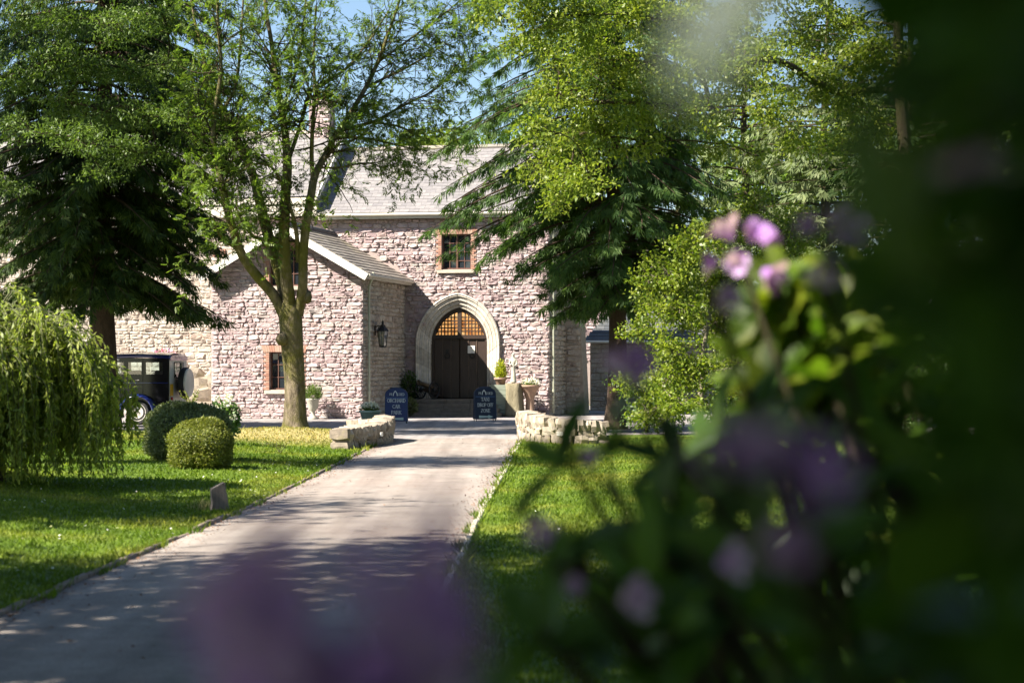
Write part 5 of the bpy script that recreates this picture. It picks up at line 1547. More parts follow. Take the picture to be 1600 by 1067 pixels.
def ash_tree():
    rs = np.random.default_rng(101)
    Y0 = 50.0
    base = at(462, 676, Y0)
    root = tag(empty('ash_tree', (base[0], base[1], 0)), 'multi-stemmed tree with mossy trunk and airy leaves before the porch gable', 'tree')
    def tr(pts, thin=0.70):      # (px, py, dY, radius px)
        P = smooth_path([at(a, b, Y0+dy)-np.array((base[0], base[1], 0)) for a, b, dy, r in pts])
        R = np.interp(np.linspace(0, 1, len(P)), np.linspace(0, 1, len(pts)), [r*thin*Y0/F for *_, r in pts])
        return P, R
    trunk = tr([(462,692,0,44),(462,680,0,33),(461.5,670,0,26.5),(461,655,0,21.5),(461,620,0,18.5),(460,585,0,18.5),(457,548,0,19.5),(455,515,0,20.5),(453,488,0,21),(450,472,0,15)], 0.88)
    limbs = [
      tr([(447,500,0,13),(428,462,-.1,12),(402,432,-.3,11),(378,398,-.5,10),(362,352,-.7,9.2),(350,305,-.9,8.5),(342,262,-1,7.5),(334,228,-1.1,6.5),(335,180,-1.2,5),(345,110,-1.3,4),(340,20,-1.4,3),(345,-80,-1.4,2)]),
      tr([(452,488,0,16),(438,430,.3,14.5),(427,395,.5,13.5),(414,350,.8,12.5),(405,312,1.0,11.5),(394,270,1.2,10.5),(380,238,1.3,9),(365,203,1.4,8),(347,168,1.5,7),(328,150,1.5,6),(318,90,1.6,4.5),(300,10,1.7,3),(290,-90,1.8,2)]),
      tr([(455,490,0,15),(447,430,-.3,13.5),(444,370,-.4,12.5),(446,310,-.5,11.5),(449,262,-.5,10.5),(447,222,-.5,9),(440,172,-.4,7.5),(431,120,-.3,6.5),(424,66,-.3,5),(414,0,-.2,4),(410,-110,-.1,2.5)]),
      tr([(466,492,0,12),(473,448,-.3,11),(474,400,-.4,10.5),(478,352,-.5,10),(485,312,-.5,9.5),(491,278,-.4,9),(500,258,-.3,8),(513,235,-.1,7.5),(523,214,0,7),(546,180,.2,6),(571,138,.4,5.2),(590,98,.6,4.5),(606,55,.7,3.6),(628,-10,.9,2.8),(660,-110,1,2)]),
    ]
    minor = [
      tr([(489,285,-.4,5.5),(487,240,-.6,5),(489,190,-.8,4.5),(492,142,-.9,4),(490,90,-1,3),(494,10,-1.1,2.2)]),
      tr([(452,248,-.5,5),(468,200,-.2,4.5),(484,148,.1,4),(500,133,.2,3.6),(540,108,.4,3),(574,68,.6,2.5),(606,20,.8,1.8)]),
      tr([(533,203,.1,4.2),(585,190,.4,3.6),(618,172,.6,3.2),(645,158,.8,2.7),(680,140,1,2.2),(716,105,1.2,1.5)]),
      tr([(574,136,.4,3.6),(610,118,.6,3),(650,98,.8,2.4),(692,72,1,1.6)]),
      tr([(520,216,0,4),(560,215,.5,3),(600,222,.7,2.2),(640,232,.9,1.5)]),
      tr([(585,192,.4,2.5),(620,197,.7,2.2),(648,208,.9,1.5)]),
      tr([(466,410,-.3,5.5),(464,370,-.5,5),(458,338,-.7,4.5),(452,318,-.8,3.5)]),
      tr([(446,300,-.5,4),(425,262,-.9,3.2),(395,258,-1.2,2.6),(352,285,-1.5,1.8)]),
      tr([(350,170,1.5,5),(368,135,1.3,4),(376,70,1.1,3),(380,0,1,2)]),
      tr([(398,275,1.1,5.5),(383,250,.6,5),(368,218,.3,4.2),(352,190,0,3.4),(330,170,-.4,2.5)]),
      tr([(420,372,.6,4.5),(400,372,.2,3.6),(380,350,-.2,2.6),(368,322,-.4,1.8)]),
      tr([(372,390,-.5,3.6),(350,375,-.8,3),(332,350,-1,2.2)]),
      tr([(497,262,-.3,3),(530,262,.2,2.4),(570,255,.6,1.8),(600,262,.8,1.2)]),
      tr([(440,172,-.4,4.5),(460,120,-.6,3.5),(472,60,-.8,2.8),(480,-20,-.9,2)]),
      tr([(590,98,.6,3),(640,62,.9,2.4),(690,25,1.1,1.8),(720,0,1.2,1.2)]),
    ]
    # trunk skin: flare at the foot, knots
    tr_o = tubes_obj('trunk', [trunk], M['ash_bark'], root, 16)
    k = MB(); 
    kn = at(441, 531, Y0-0.18)-np.array((base[0], base[1], 0)); v, f = rock_mesh(0.30, 0.34, 0.30, rs, 0.8, 0.06); k.add(np.array(v)+kn, f); k.build('burr', M['ash_bark'], root, smooth=True)
    kn = at(480, 464, Y0-0.2)-np.array((base[0], base[1], 0)); v, f = rock_mesh(0.22, 0.26, 0.30, rs, 0.8, 0.06); k = MB(); k.add(np.array(v)+kn, f); k.build('burr', M['ash_bark'], root, smooth=True)
    for l in limbs: tubes_obj('limb', [l], M['ash_bark'], root, 10)
    for l in minor: tubes_obj('bough', [l], M['ash_bark'], root, 7)
    tw = []; tips = []
    cen = np.array((0.4, 0, 8.5))
    def twig(p, d, L, r, lev):
        P, R = wander(p, d, L, r, r*0.35, rs, 0.22, 0.16, 0.03)
        tw.append((P, R))
        n = len(P)
        if lev == 0:
            for i in range(1, n): tips.append((P[i], unit(P[i]-P[i-1])))
        else:
            m = rs.integers(3, 6)
            for q_ in range(m):
                i = rs.integers(max(1, n//4), n)
                ax_ = unit(rs.normal(size=3)); dd = unit(P[i]-P[i-1])
                twig(P[i], unit(dd*0.8+ax_*0.75+UP*0.02), L*rs.uniform(0.45, 0.7), R[i]*0.6, lev-1)
    for (P, R), dens in [(l, 4.0) for l in limbs]+[(m_, 6.8) for m_ in minor]:
        L = np.sum(np.linalg.norm(np.diff(P, axis=0), axis=1))
        n = int(L*dens)
        for _ in range(n):
            i = rs.integers(int(len(P)*0.45), len(P)) if dens < 5 else rs.integers(int(len(P)*0.25), len(P))
            if R[i] > 0.125: continue
            z = P[i][2]
            if z < 4.6 and rs.random() < 0.6: continue
            dd = unit(P[i]-P[i-1]); out = unit((P[i]-cen)*np.array((1, 1, 0.3))+1e-3)
            twig(P[i], unit(dd*0.6+rs.normal(size=3)*0.6+out*0.25), rs.uniform(0.8, 1.7), max(0.010, min(R[i]*0.4, 0.025)), 1)
    # low epicormic tufts
    for (px, py, dy) in ((352,300,-1),(372,310,-1.2),(385,340,-.3),(405,345,.4),(390,365,.2),(412,330,.6),(430,335,-.8),(350,290,-1.3),(480,330,-.8),(500,285,.3),(420,290,-.9),(345,330,-1.1),(360,345,-1)):
        p = at(px, py, Y0+dy)-np.array((base[0], base[1], 0))
        for _ in range(2): twig(p, rs.normal(size=3)+np.array((0,0,-.1)), 0.7, 0.010, 1)
    stuff(tubes_obj('twigs', tw, M['dark_bark'], root, 4))
    PP, DD, NN, LL = [], [], [], []
    for (p, d) in tips:
        for _ in range(2):
            if rs.random() < 0.25: continue
            rd = unit(d*0.5+rs.normal(size=3)*0.6+np.array((0,0,-0.15))); L = rs.uniform(0.14, 0.24)
            nrm = unit(UP+rs.normal(size=3)*0.45); sd_ = unit(np.cross(rd, nrm))
            for k in range(4):
                q_ = p+rd*L*(0.25+0.22*k)
                for s_ in (-1, 1):
                    PP.append(q_); DD.append(rd*0.7+sd_*s_*0.8+rs.normal(size=3)*0.1); NN.append(nrm); LL.append(rs.uniform(0.065, 0.105))
            PP.append(p+rd*L); DD.append(rd); NN.append(nrm); LL.append(0.10)
    LL = np.array(LL)
    leaves('crown', np.array(PP), np.array(DD), LL, LL*0.42, M['leaf_ash'], root, None, np.array(NN), 0.1, rs)
    print('ash tips', len(tips), 'leaflets', len(PP))
ash_tree()

def conifer(label, name, x, y, H, tr, zmin, spread, nb, mat, seed, droop=0.55, rise=0.25, spl=(0.22, 0.42), per=15, bark_m=None, lean=0.0, fil=6, wid=0.045, base_r=None, hang=0.9):
    rs = np.random.default_rng(seed)
    z0 = float(height(x, y)) if y < 50 else 0.0
    root = tag(empty(name, (x, y, z0)), label, 'tree')
    zz_ = np.linspace(0, H, 24)
    tp = np.stack([lean*zz_+0.06*np.sin(zz_*0.7+seed), 0.05*np.cos(zz_*0.6), zz_], 1)
    tubes_obj('trunk', [(tp, np.interp(zz_, [0, 0.6, H*0.5, H], [tr*1.35, tr, tr*0.6, 0.02]))], bark_m or M['conifer_bark'], root, 12)
    br = []; B, D, S, L = [], [], [], []
    for i in range(nb):
        zb = zmin+(H*0.98-zmin)*(rs.random()**1.15)
        az = rs.random()*2*math.pi
        ln = spread(zb, az)*rs.uniform(0.65, 1.1)
        if ln < 0.25: continue
        t = np.linspace(0, 1, 9)
        o = np.array((math.cos(az), math.sin(az), 0)); lat = np.array((-o[1], o[0], 0))
        bend = rs.normal()*0.25
        P = np.array((lean*zb, 0, zb))+np.outer(ln*t, o)+np.outer(ln*bend*t*t, lat)+np.outer(ln*(rise*t-droop*t*t)+0.06*ln*np.maximum(0, t-0.8)*5*0.3, UP)
        br.append((P, np.linspace(min(0.07, 0.018+0.012*ln), 0.006, 9)))
        n = int(ln*per)
        tt = rs.uniform(0.18, 1.0, n)**0.8
        base = np.stack([np.interp(tt, t, P[:, k]) for k in range(3)], 1)
        off = rs.uniform(-1, 1, n)*(0.10+0.22*ln*(1-tt*0.6))*0.55
        base += off[:, None]*lat - (np.abs(off)*0.35)[:, None]*UP
        d = o*rs.uniform(0.10, 0.55, (n, 1))+lat*np.sign(off)[:, None]*rs.uniform(0, 0.45, (n, 1))-UP*rs.uniform(0.6*hang, 1.2*hang, (n, 1))+rs.normal(size=(n, 3))*0.15
        B.append(base); D.append(unit(d)); S.append(unit(np.cross(d, o+rs.normal(size=(n, 3))*0.6))); L.append(rs.uniform(*spl, n))
    stuff(tubes_obj('branches', br, bark_m or M['conifer_bark'], root, 5))
    B, D, S, L = np.concatenate(B), np.concatenate(D), np.concatenate(S), np.concatenate(L)
    PP, DD, NN, LL, RR = [], [], [], [], []
    Nn = np.cross(D, S); rn = rs.random(len(B))
    for k in range(fil):
        a = (k/(fil-1)-0.5)*1.15
        PP.append(B+D*L[:, None]*0.10*abs(a)+rs.normal(size=B.shape)*0.01); DD.append(D*math.cos(a)+S*math.sin(a)+rs.normal(size=B.shape)*0.10); NN.append(Nn)
        LL.append(L*(1-0.35*abs(a))*rs.uniform(0.8, 1.15, len(L))); RR.append(np.clip(rn*0.75+rs.random(len(B))*0.25, 0, 1))
    LL = np.concatenate(LL)
    leaves('crown', np.concatenate(PP), np.concatenate(DD), LL, wid*np.clip(LL/0.3, 0.7, 1.4), mat, root, np.concatenate(RR), np.concatenate(NN), 0.05, rs, 0.55)
    print(name, 'sprays', len(B))
    return root

def dirs(az, c, w):  # 1 toward direction c, falling off with width w
    return max(0.0, math.cos(az-c))**w
# right conifer: droops far to the left over the house front
def sp_r(z, az):
    base = np.interp(z, [2.6, 3.4, 5.5, 9, 13, 17.5], [1.3, 2.0, 3.0, 3.1, 2.8, 0.4])
    return base*(1+0.62*dirs(az, math.pi, 2)*np.interp(z, [2.6, 5.0, 6.3, 10, 14], [-0.3, 0.0, 1, 1, 0.8]))
pr_ = at(962, 672, 55.0)
conifer('tall drooping dark conifer whose sprays hang across the slate roof and window', 'cedar_tree', pr_[0], pr_[1], 17.5, 0.27, 3.5, sp_r, 455, M['leaf_conifer2'], 201, 0.50, 0.22, (0.20, 0.42), 24, None, 0.0, 6, 0.027)
def sp_l(z, az):
    base = np.interp(z, [2.6, 4.5, 9, 13, 17.5], [2.2, 3.4, 3.9, 3.3, 0.4])
    return base*(1+0.12*dirs(az, 0, 2))
conifer('massive dark conifer behind the weeping tree, shading the cream house wall', 'cedar_tree', at(160, 650, 57)[0], 57.0, 17.5, 0.40, 3.9, sp_l, 430, M['leaf_conifer'], 202, 0.52, 0.22, (0.20, 0.42), 24, None, 0.0, 6, 0.030)

def blob_tree(label, name, base, trunk_pts, blobs, leaf_l, leaf_w, dens, mat, bark_m, seed, trunk_r=0.2, droop=0.2, cat='tree', clump=0.16, twig_r=0.010, limb_r=0.05, yj=0.5, flat=1.0):
    """crown traced as leafy masses; a limb runs from the trunk into every mass, twigs from the limb to every clump"""
    rs = np.random.default_rng(seed)
    base = np.array(base, float)
    root = tag(empty(name, tuple(base)), label, cat)
    T = smooth_path(np.array(trunk_pts, float)-base)
    tubes_obj('trunk', [(T, np.linspace(trunk_r, trunk_r*0.35, len(T)))], bark_m, root, 10)
    paths = []; PP, DD, LL, RR = [], [], [], []
    cs = []
    for (px, py, Y, rp) in blobs:
        Yb = Y+rs.normal()*yj
        cs.append((at(px, py, Yb)-base, rp*Yb/F, rp))
    # boughs: every mass hangs on its nearest neighbour already joined to the trunk
    nodes = [T[i] for i in range(len(T)//3, len(T))]; par = [-1]*len(nodes); nt0 = len(nodes)
    left = list(range(len(cs))); where = {}
    while left:
        best = None
        for b_ in left:
            for j_, q_ in enumerate(nodes):
                dv = cs[b_][0]-q_
                cost = np.linalg.norm(dv)*(1.0 if j_ >= nt0 else 0.8)+max(0, -dv[2])*0.5
                if best is None or cost < best[0]: best = (cost, b_, j_)
        _, b_, j_ = best
        left.remove(b_); where[b_] = len(nodes); nodes.append(cs[b_][0]); par.append(j_)
    load = [1.0]*len(nodes)
    for j_ in range(len(nodes)-1, nt0-1, -1):
        if par[j_] >= 0: load[par[j_]] += load[j_]
    for b_, (c, r, rp) in enumerate(cs):
        j_ = where[b_]; a = nodes[par[j_]]
        m_ = (a+c)/2+np.array((0, 0, 0.10*np.linalg.norm(c-a)))+rs.normal(size=3)*0.10*np.linalg.norm(c-a)
        t = np.linspace(0, 1, 8)[:, None]
        lim = (1-t)**2*a+2*t*(1-t)*m_+t*t*c
        r_in = min(trunk_r*0.5, limb_r*0.45*math.sqrt(load[j_]))
        paths.append((lim, np.linspace(r_in, max(twig_r*1.5, r_in*0.7), 8)))
        nc = max(8, int(dens*rp*rp/1000.0*16))
        d = unit(rs.normal(size=(nc, 3))); rad = rs.random((nc, 1))**0.5
        C = c+d*rad*r*np.array((1, 1, 0.85*flat))
        for q_ in range(nc):
            j = rs.integers(4, 8)
            mid = (lim[j]+C[q_])/2+rs.normal(size=3)*0.06*r
            paths.append((np.array([lim[j], mid, C[q_]]), np.array([twig_r, twig_r*0.7, twig_r*0.4])))
        k = 40
        n = nc*k
        PP.append(np.repeat(C, k, 0)+rs.normal(size=(n, 3))*clump*np.array((1, 1, 0.6*flat)))
        DD.append(np.repeat(d, k, 0)*0.5+rs.normal(size=(n, 3))*0.7+np.array((0, 0, -droop)))
        LL.append(rs.uniform(0.4, 1.25, n)*leaf_l); RR.append(np.clip(np.repeat(rs.random(nc), k)*0.5+rs.random(n)*0.5, 0, 1))
    stuff(tubes_obj('branches', paths, bark_m, root, 5))
    LL = np.concatenate(LL)
    leaves('crown', np.concatenate(PP), np.concatenate(DD), LL, LL*leaf_w, mat, root, np.concatenate(RR), unit(UP*0.8+rs.normal(size=(len(LL), 3))*0.7), 0.12, rs)
    print(name, 'leaves', len(LL))
    return root

# glossy yellow-green broadleaf reaching in from the right
b0 = np.array((9.0, 45.5, 0.05))
bl = [(770,15,46,34),(830,28,46,52),(905,25,46,58),(985,20,46,58),(1060,30,45.5,58),(800,68,46,24),(870,88,46,48),(940,95,46,52),(1015,98,46,52),(1085,105,45,48),(868,150,46.3,42),(925,160,46,52),(838,205,46.3,34),(890,222,46.3,48),(950,215,46,46),(1000,160,46,46),(840,262,46.3,34),(878,288,46.3,40),(862,322,46.3,24),(920,280,46,36),(1005,225,45.5,34),(1060,170,45.5,44),(1110,170,45,40),(1130,60,45,56),(1150,120,45,46),(830,-40,46,60),(950,-50,46,70),(1070,-50,46,70),(1180,-30,45,70),(1120,225,45,30),(1190,95,46,46),(1245,50,46,50),(1205,170,46,40),(1265,125,46,46),(1310,45,46,50),(1320,150,46,46),(1255,215,46,36),(1180,245,46.5,30),(1300,235,46,34),(1360,80,46,50),(1360,200,46,44),(1290,-40,46,60)]
blob_tree('glossy yellow green broadleaf tree spreading in front of the drooping conifer', 'broadleaf_tree', b0, [b0, b0+(0.05,0,1.5), b0+(-0.05,0.1,3.5), b0+(0.05,0.2,6), b0+(-0.1,0.3,8.5), b0+(-0.1,0.4,11)], bl, 0.12, 0.5, 0.85, M['leaf_bright'], M['dark_bark'], 301, 0.26, 0.3, clump=0.17, yj=1.2, limb_r=0.035, twig_r=0.007)
# leafy boughs in front of the left conifer
b1 = np.array((-15.2, 49.0, 0.1))
bl = [(35,25,49,50),(110,30,49,50),(185,40,49,50),(255,25,50,45),(75,95,49,50),(140,105,48.5,50),(205,115,49,48),(262,105,50,34),(100,160,48.5,50),(165,175,48.5,50),(225,180,49,44),(275,180,49.5,26),(130,225,48.5,44),(190,232,48.5,42),(85,212,49,34),(245,240,49,30),(15,120,49,40),(20,200,49,36),(160,268,48.5,24),(18,290,49,30),(60,-40,49,60),(180,-40,49,60)]
blob_tree('leafy mid green tree whose boughs hang before the massive conifer', 'broadleaf_tree', b1, [b1, b1+(0,0,2), b1+(0.2,0,5), b1+(0.8,0,8), b1+(1.5,0,11)], bl, 0.115, 0.38, 1.0, M['leaf_mid'], M['dark_bark'], 302, 0.28, 0.2, clump=0.18, yj=0.6, flat=0.75, limb_r=0.03, twig_r=0.006)
# light green maple by the right-hand conifer
b2 = np.array(((1093-800)/F*46.5, 46.5, 0.05))
bl = [(1045,425,46,40),(1012,440,46,24),(1085,385,46,42),(1125,430,46,48),(1060,478,46,46),(1115,505,46,54),(1045,545,46,36),(1080,585,46,40),(1145,580,46,48),(1175,480,46.5,48),(1200,395,47,44),(1135,350,46.5,38),(1205,560,46.5,50),(1022,590,46,22),(1250,450,47,50),(1240,360,47,46),(1060,630,46,30),(1260,560,47,50),(1180,320,47,34),(1000,515,46.5,26),(985,600,46.5,24),(1010,645,46.5,26),(1035,600,46,30),(1120,640,46,36),(1010,480,46.5,24)]
blob_tree('light green maple with pale stem at the foot of the drooping conifer', 'maple_tree', b2, [b2, b2+(0.02,0,0.8), b2+(0.1,0,2), b2+(0.3,0,3.4)], bl, 0.105, 0.62, 1.25, M['leaf_bright'], M['pale_bark'], 303, 0.10, 0.1, clump=0.15, limb_r=0.03, yj=0.8)
# dark evergreen understorey on the right
for i, (px, Y, hh, rr_, label) in enumerate(((1010, 51, 1.5, 0.9, 'low dark shrub at the foot of the drooping conifer trunk'), (1180, 45, 1.7, 1.4, 'dark laurel shrub under the light green maple'), (1330, 41, 2.6, 1.8, 'tall dark laurel beyond the rhododendron'), (1480, 37, 3.4, 2.0, 'large dark laurel deep in the right-hand shade'))):
    X = (px-800)/F*Y; b = np.array((X, Y, 0.05))
    bls = []
    rs = np.random.default_rng(400+i)
    for _ in range(9):
        q_ = b+np.array((rs.normal()*rr_*0.45, rs.normal()*0.4, hh*rs.uniform(0.25, 0.9)))
        bls.append((800+q_[0]/q_[1]*F, HOR+(CAMZ-q_[2])/q_[1]*F, q_[1], rr_*0.5*F/Y))
    blob_tree(label, 'laurel_shrub', b, [b, b+(0,0,hh*0.4), b+(0.1,0,hh*0.8)], bls, 0.12, 0.4, 0.25, M['leaf_shade'], M['dark_bark'], 410+i, 0.06, 0.1, 'shrub', 0.22, 0.01, 0.02, 0.1)
# pale feathery conifers further back
for i, (px, Y, H, label, sp) in enumerate(((1165, 72, 17, 'pale feathery conifer standing directly behind the drooping one', 3.2), (1290, 66, 16, 'grey green feathery conifer with bare crooked boughs beyond the maple', 3.6), (1420, 62, 17, 'tall dusky conifer at the dark right-hand margin', 3.8), (1060, 84, 15, 'distant pale conifer above the far cottage', 3.0))):
    f_ = lambda z, az, sp=sp, H=H: np.interp(z, [1.5, 4, H*0.6, H], [sp*0.8, sp, sp*0.7, 0.2])
    conifer(label, 'larch_tree', (px-800)/F*Y, Y, H, 0.22, 2.0, f_, 180, M['leaf_pale'] if i != 2 else M['leaf_conifer'], 500+i, 0.28, 0.20, (0.25, 0.5), 10, M['dark_bark'], 0, 5, 0.05, None, 0.6)
# round-headed trees beyond the roofs
def far_tree(label, name, X, Y, H, R, mat, seed, n=20, leaf=0.34, dens=0.27):
    rs = np.random.default_rng(seed); b = np.array((X, Y, 0.0)); bls = []
    for _ in range(n):
        d = unit(rs.normal(size=3)); q_ = b+np.array((0, 0, H-R*0.95))+d*np.array((R*0.72, R*0.72, R*0.68))*rs.random()**0.4
        bls.append((800+q_[0]/q_[1]*F, HOR+(CAMZ-q_[2])/q_[1]*F, q_[1], R*0.36*F/Y))
    return blob_tree(label, name, b, [b, b+(0,0,H*0.3), b+(0.2,0,H*0.6), b+(0.1,0,H*0.85)], bls, leaf, 0.6, dens, mat, M['dark_bark'], seed, 0.35, 0.15, 'tree', 0.5, 0.02, 0.10, 0.0)
far_tree('bright green round-headed tree rising behind the chimney and raised roof', 'beech_tree', (400-800)/F*98, 98, 14.8, 4.2, M['leaf_bright'], 601)
far_tree('pale green tree behind the right end of the slate ridge', 'beech_tree', (705-800)/F*104, 104, 15.2, 3.8, M['leaf_bright'], 602)
far_tree('dark green tree behind the house, left of the chimney', 'beech_tree', (250-800)/F*106, 106, 17, 5.0, M['leaf_mid'], 603)
far_tree('spreading green tree behind the drooping conifer and far cottage', 'beech_tree', (870-800)/F*112, 112, 17.0, 5.0, M['leaf_mid'], 604)
far_tree('broad green tree far off between the feathery conifers', 'beech_tree', (1240-800)/F*108, 108, 17.5, 6.0, M['leaf_mid'], 605)
far_tree('wide shadowy tree closing the far right-hand edge', 'beech_tree', (1480-800)/F*96, 96, 19, 7.0, M['leaf_mid'], 606)

# trees out of shot: some shade the lawn and drive, others are added to block light
def shade_tree(label, X, Y, H, R, seed, n, dens=0.22, leaf=0.30, zc=None, gaps=()):
    rs = np.random.default_rng(seed); b = np.array((X, Y, 0.0))
    root = tag(empty('lime_tree', tuple(b)), label, 'tree')
    tubes_obj('trunk', [(np.array([(0,0,0),(0.1,0,H*0.3),(0,0.1,H*0.6),(0.1,0,H*0.9)]), np.array([0.32,0.26,0.18,0.05]))], M['dark_bark'], root, 10)
    d = unit(rs.normal(size=(n, 3))); c = np.array((0, 0, zc or H-R))+d*np.array((R, R, R*0.9))*(rs.random((n, 1))**0.45)
    paths = [(np.array([(0, 0, H*0.35+0.3*q_[2]*0.3), q_*np.array((0.5, 0.5, 0.8)), q_]), np.array([0.06, 0.03, 0.01])) for q_ in c]
    stuff(tubes_obj('branches', paths, M['dark_bark'], root, 4))
    k = 48; m_ = n*k
    P = np.repeat(c, k, 0)+rs.normal(size=(m_, 3))*np.array((0.55, 0.55, 0.28))
    keep = np.ones(m_, bool); sd_ = np.array(SUN_TRAVEL)
    for g_, rg in gaps:                     # openings in the canopy that let the sun through
        w_ = P+b-np.array(g_); keep &= np.linalg.norm(w_-np.outer(w_ @ sd_, sd_), axis=1) > rg
    P = P[keep]; m_ = len(P)
    leaves('crown', P, rs.normal(size=(m_, 3))+np.array((0, 0, -0.3)), rs.uniform(0.6, 1.2, m_)*leaf, leaf*0.55, M['leaf_shade'], root, None, unit(UP+rs.normal(size=(m_, 3))*0.7), 0.12, rs)
GAPS = [((0.63, 4.3, 1.70), 0.52), ((0.49, 4.2, 1.92), 0.28), ((0.18, 0.95, 1.8), 0.12), ((0.075, 0.62, 1.81), 0.24), ((0.20, 2.6, 1.46), 0.20), ((0.36, 2.9, 1.40), 0.16)]
shade_tree('unseen lime tree added left of the viewpoint to shade the large rhododendron', -5.2, -0.8, 14.0, 4.1, 709, 230, zc=9.6, gaps=GAPS)  # added out of view to keep sun off the rhododendron
shade_tree('broad lime tree beside the lawn whose shade falls over the near drive', -8.0, 9.0, 17.0, 7.0, 701, 600, zc=10.0)
shade_tree('broad lime tree behind the viewpoint, left of the drive', -8.7, -4.6, 14.5, 6.4, 702, 430, zc=9.0, gaps=GAPS)
shade_tree('lime tree at the far side of the left lawn, shading the weeping tree', -15.5, 19.4, 12.4, 3.4, 703, 250, zc=8.8)
shade_tree('unseen lime tree added on the verge side to block the sky above the near drive', 5.0, 9.0, 17.0, 6.6, 707, 520, zc=11.2)  # added unseen, its high crown only blocks sky over the drive
shade_tree('unseen lime tree added well behind the viewpoint to block the sky', -1.5, -10.5, 13.0, 5.5, 708, 260, zc=8.0)  # added behind the viewpoint to cut skylight on the near drive
shade_tree('slim lime tree throwing a band of shade across the middle of the drive', -16.3, 29.3, 16.6, 2.0, 704, 55)
shade_tree('very tall lime tree left of the forecourt', -20.5, 49.8, 22.0, 4.8, 706, 190, zc=17.0)
shade_tree('unseen lime tree added on the verge to block the sky over the rhododendron', 4.6, -0.6, 11.0, 5.0, 705, 330, zc=7.6)  # extra unseen crown, darkens the rhododendron by hiding sky

# ------------------------------------------------------------------ weeping tree on the left lawn
def weeping():
    rs = np.random.default_rng(811)
    b = np.array(((-14-800)/F*27.4, 27.4, 0.0)); b[2] = float(height(b[0], b[1]))
    root = tag(empty('weeping_willow', tuple(b)), 'small weeping tree with curtains of narrow pale green leaves on the lawn', 'tree')
    H = 2.62
    tubes_obj('trunk', [(np.array([(0.1,0,0),(0.05,0,0.8),(0,0.05,1.6),(0,0,H-0.3)]), np.array([0.12,0.10,0.09,0.05]))], M['dark_bark'], root, 8)
    paths = []; PP, DD, RR, LL = [], [], [], []
    subs = [(0.0,0.0,1.0,1.30),(0.75,-0.35,0.86,1.0),(-0.6,-0.5,0.92,1.05),(0.3,-0.9,0.72,0.85),(1.05,0.2,0.66,0.85),(-0.9,0.5,0.8,0.9),(0.3,0.8,0.8,0.9),(-0.2,-0.75,0.84,0.8)]
    for i in range(1300):
        sx_, sy_, sh_, sr_ = subs[rs.choice(8, p=[.22,.14,.12,.12,.12,.08,.08,.12])]
        H = 2.68*sh_; O_ = np.array((sx_, sy_, 0.0))
        az = rs.random()*2*math.pi; R = sr_*math.sqrt(rs.random())*rs.uniform(0.75, 1.1)
        o = np.array((math.cos(az), math.sin(az), 0))
        top = H*(1-0.34*(R/1.3)**2)*rs.uniform(0.82, 1.03)+0.06*math.sin(3*az)
        low = max(0.06, 0.55+rs.normal()*0.36) if R > 0.5 else rs.uniform(0.5, 1.5)
        low = min(low, top-0.5)
        pts = [(o*R*0.15)+UP*(H-0.4), (o*R*0.55)+UP*(top+0.10), (o*R*0.92)+UP*top, (o*R*1.03)+UP*(top-0.22)]
        n = 6
        sway = rs.normal(size=2)*0.09
        for t in np.linspace(0.2, 1, n): pts.append(np.array((o[0]*R*1.05+sway[0]*t, o[1]*R*1.05+sway[1]*t, (top-0.22)*(1-t)+low*t)))
        P = smooth_path(pts, 2)+O_; paths.append((P, np.linspace(0.0075, 0.0025, len(P))))
        L = len(P); m_ = rs.integers(50, 80)
        t = rs.uniform(0.10, 1, m_)*(L-1); i0 = np.minimum(t.astype(int), L-2); fr = (t-i0)[:, None]
        q_ = P[i0]*(1-fr)+P[i0+1]*fr; d = unit(P[i0+1]-P[i0])
        PP.append(q_+rs.normal(size=(m_, 3))*0.018); DD.append(d*0.6+rs.normal(size=(m_, 3))*0.5+np.array((0,0,-0.5)))
        RR.append(np.clip(rs.random()*0.6+0.1+rs.random(m_)*0.4, 0, 1)); LL.append(rs.uniform(0.065, 0.125, m_))
    stuff(tubes_obj('weeping_shoots', paths, simple('green_shoots', (0.10,0.12,0.03), (0.07,0.07,0.025), 0.7), root, 4))
    LL = np.concatenate(LL)
    leaves('crown', np.concatenate(PP), np.concatenate(DD), LL, LL*0.30, M['leaf_willow'], root, np.concatenate(RR), None, 0.1, rs)
weeping()

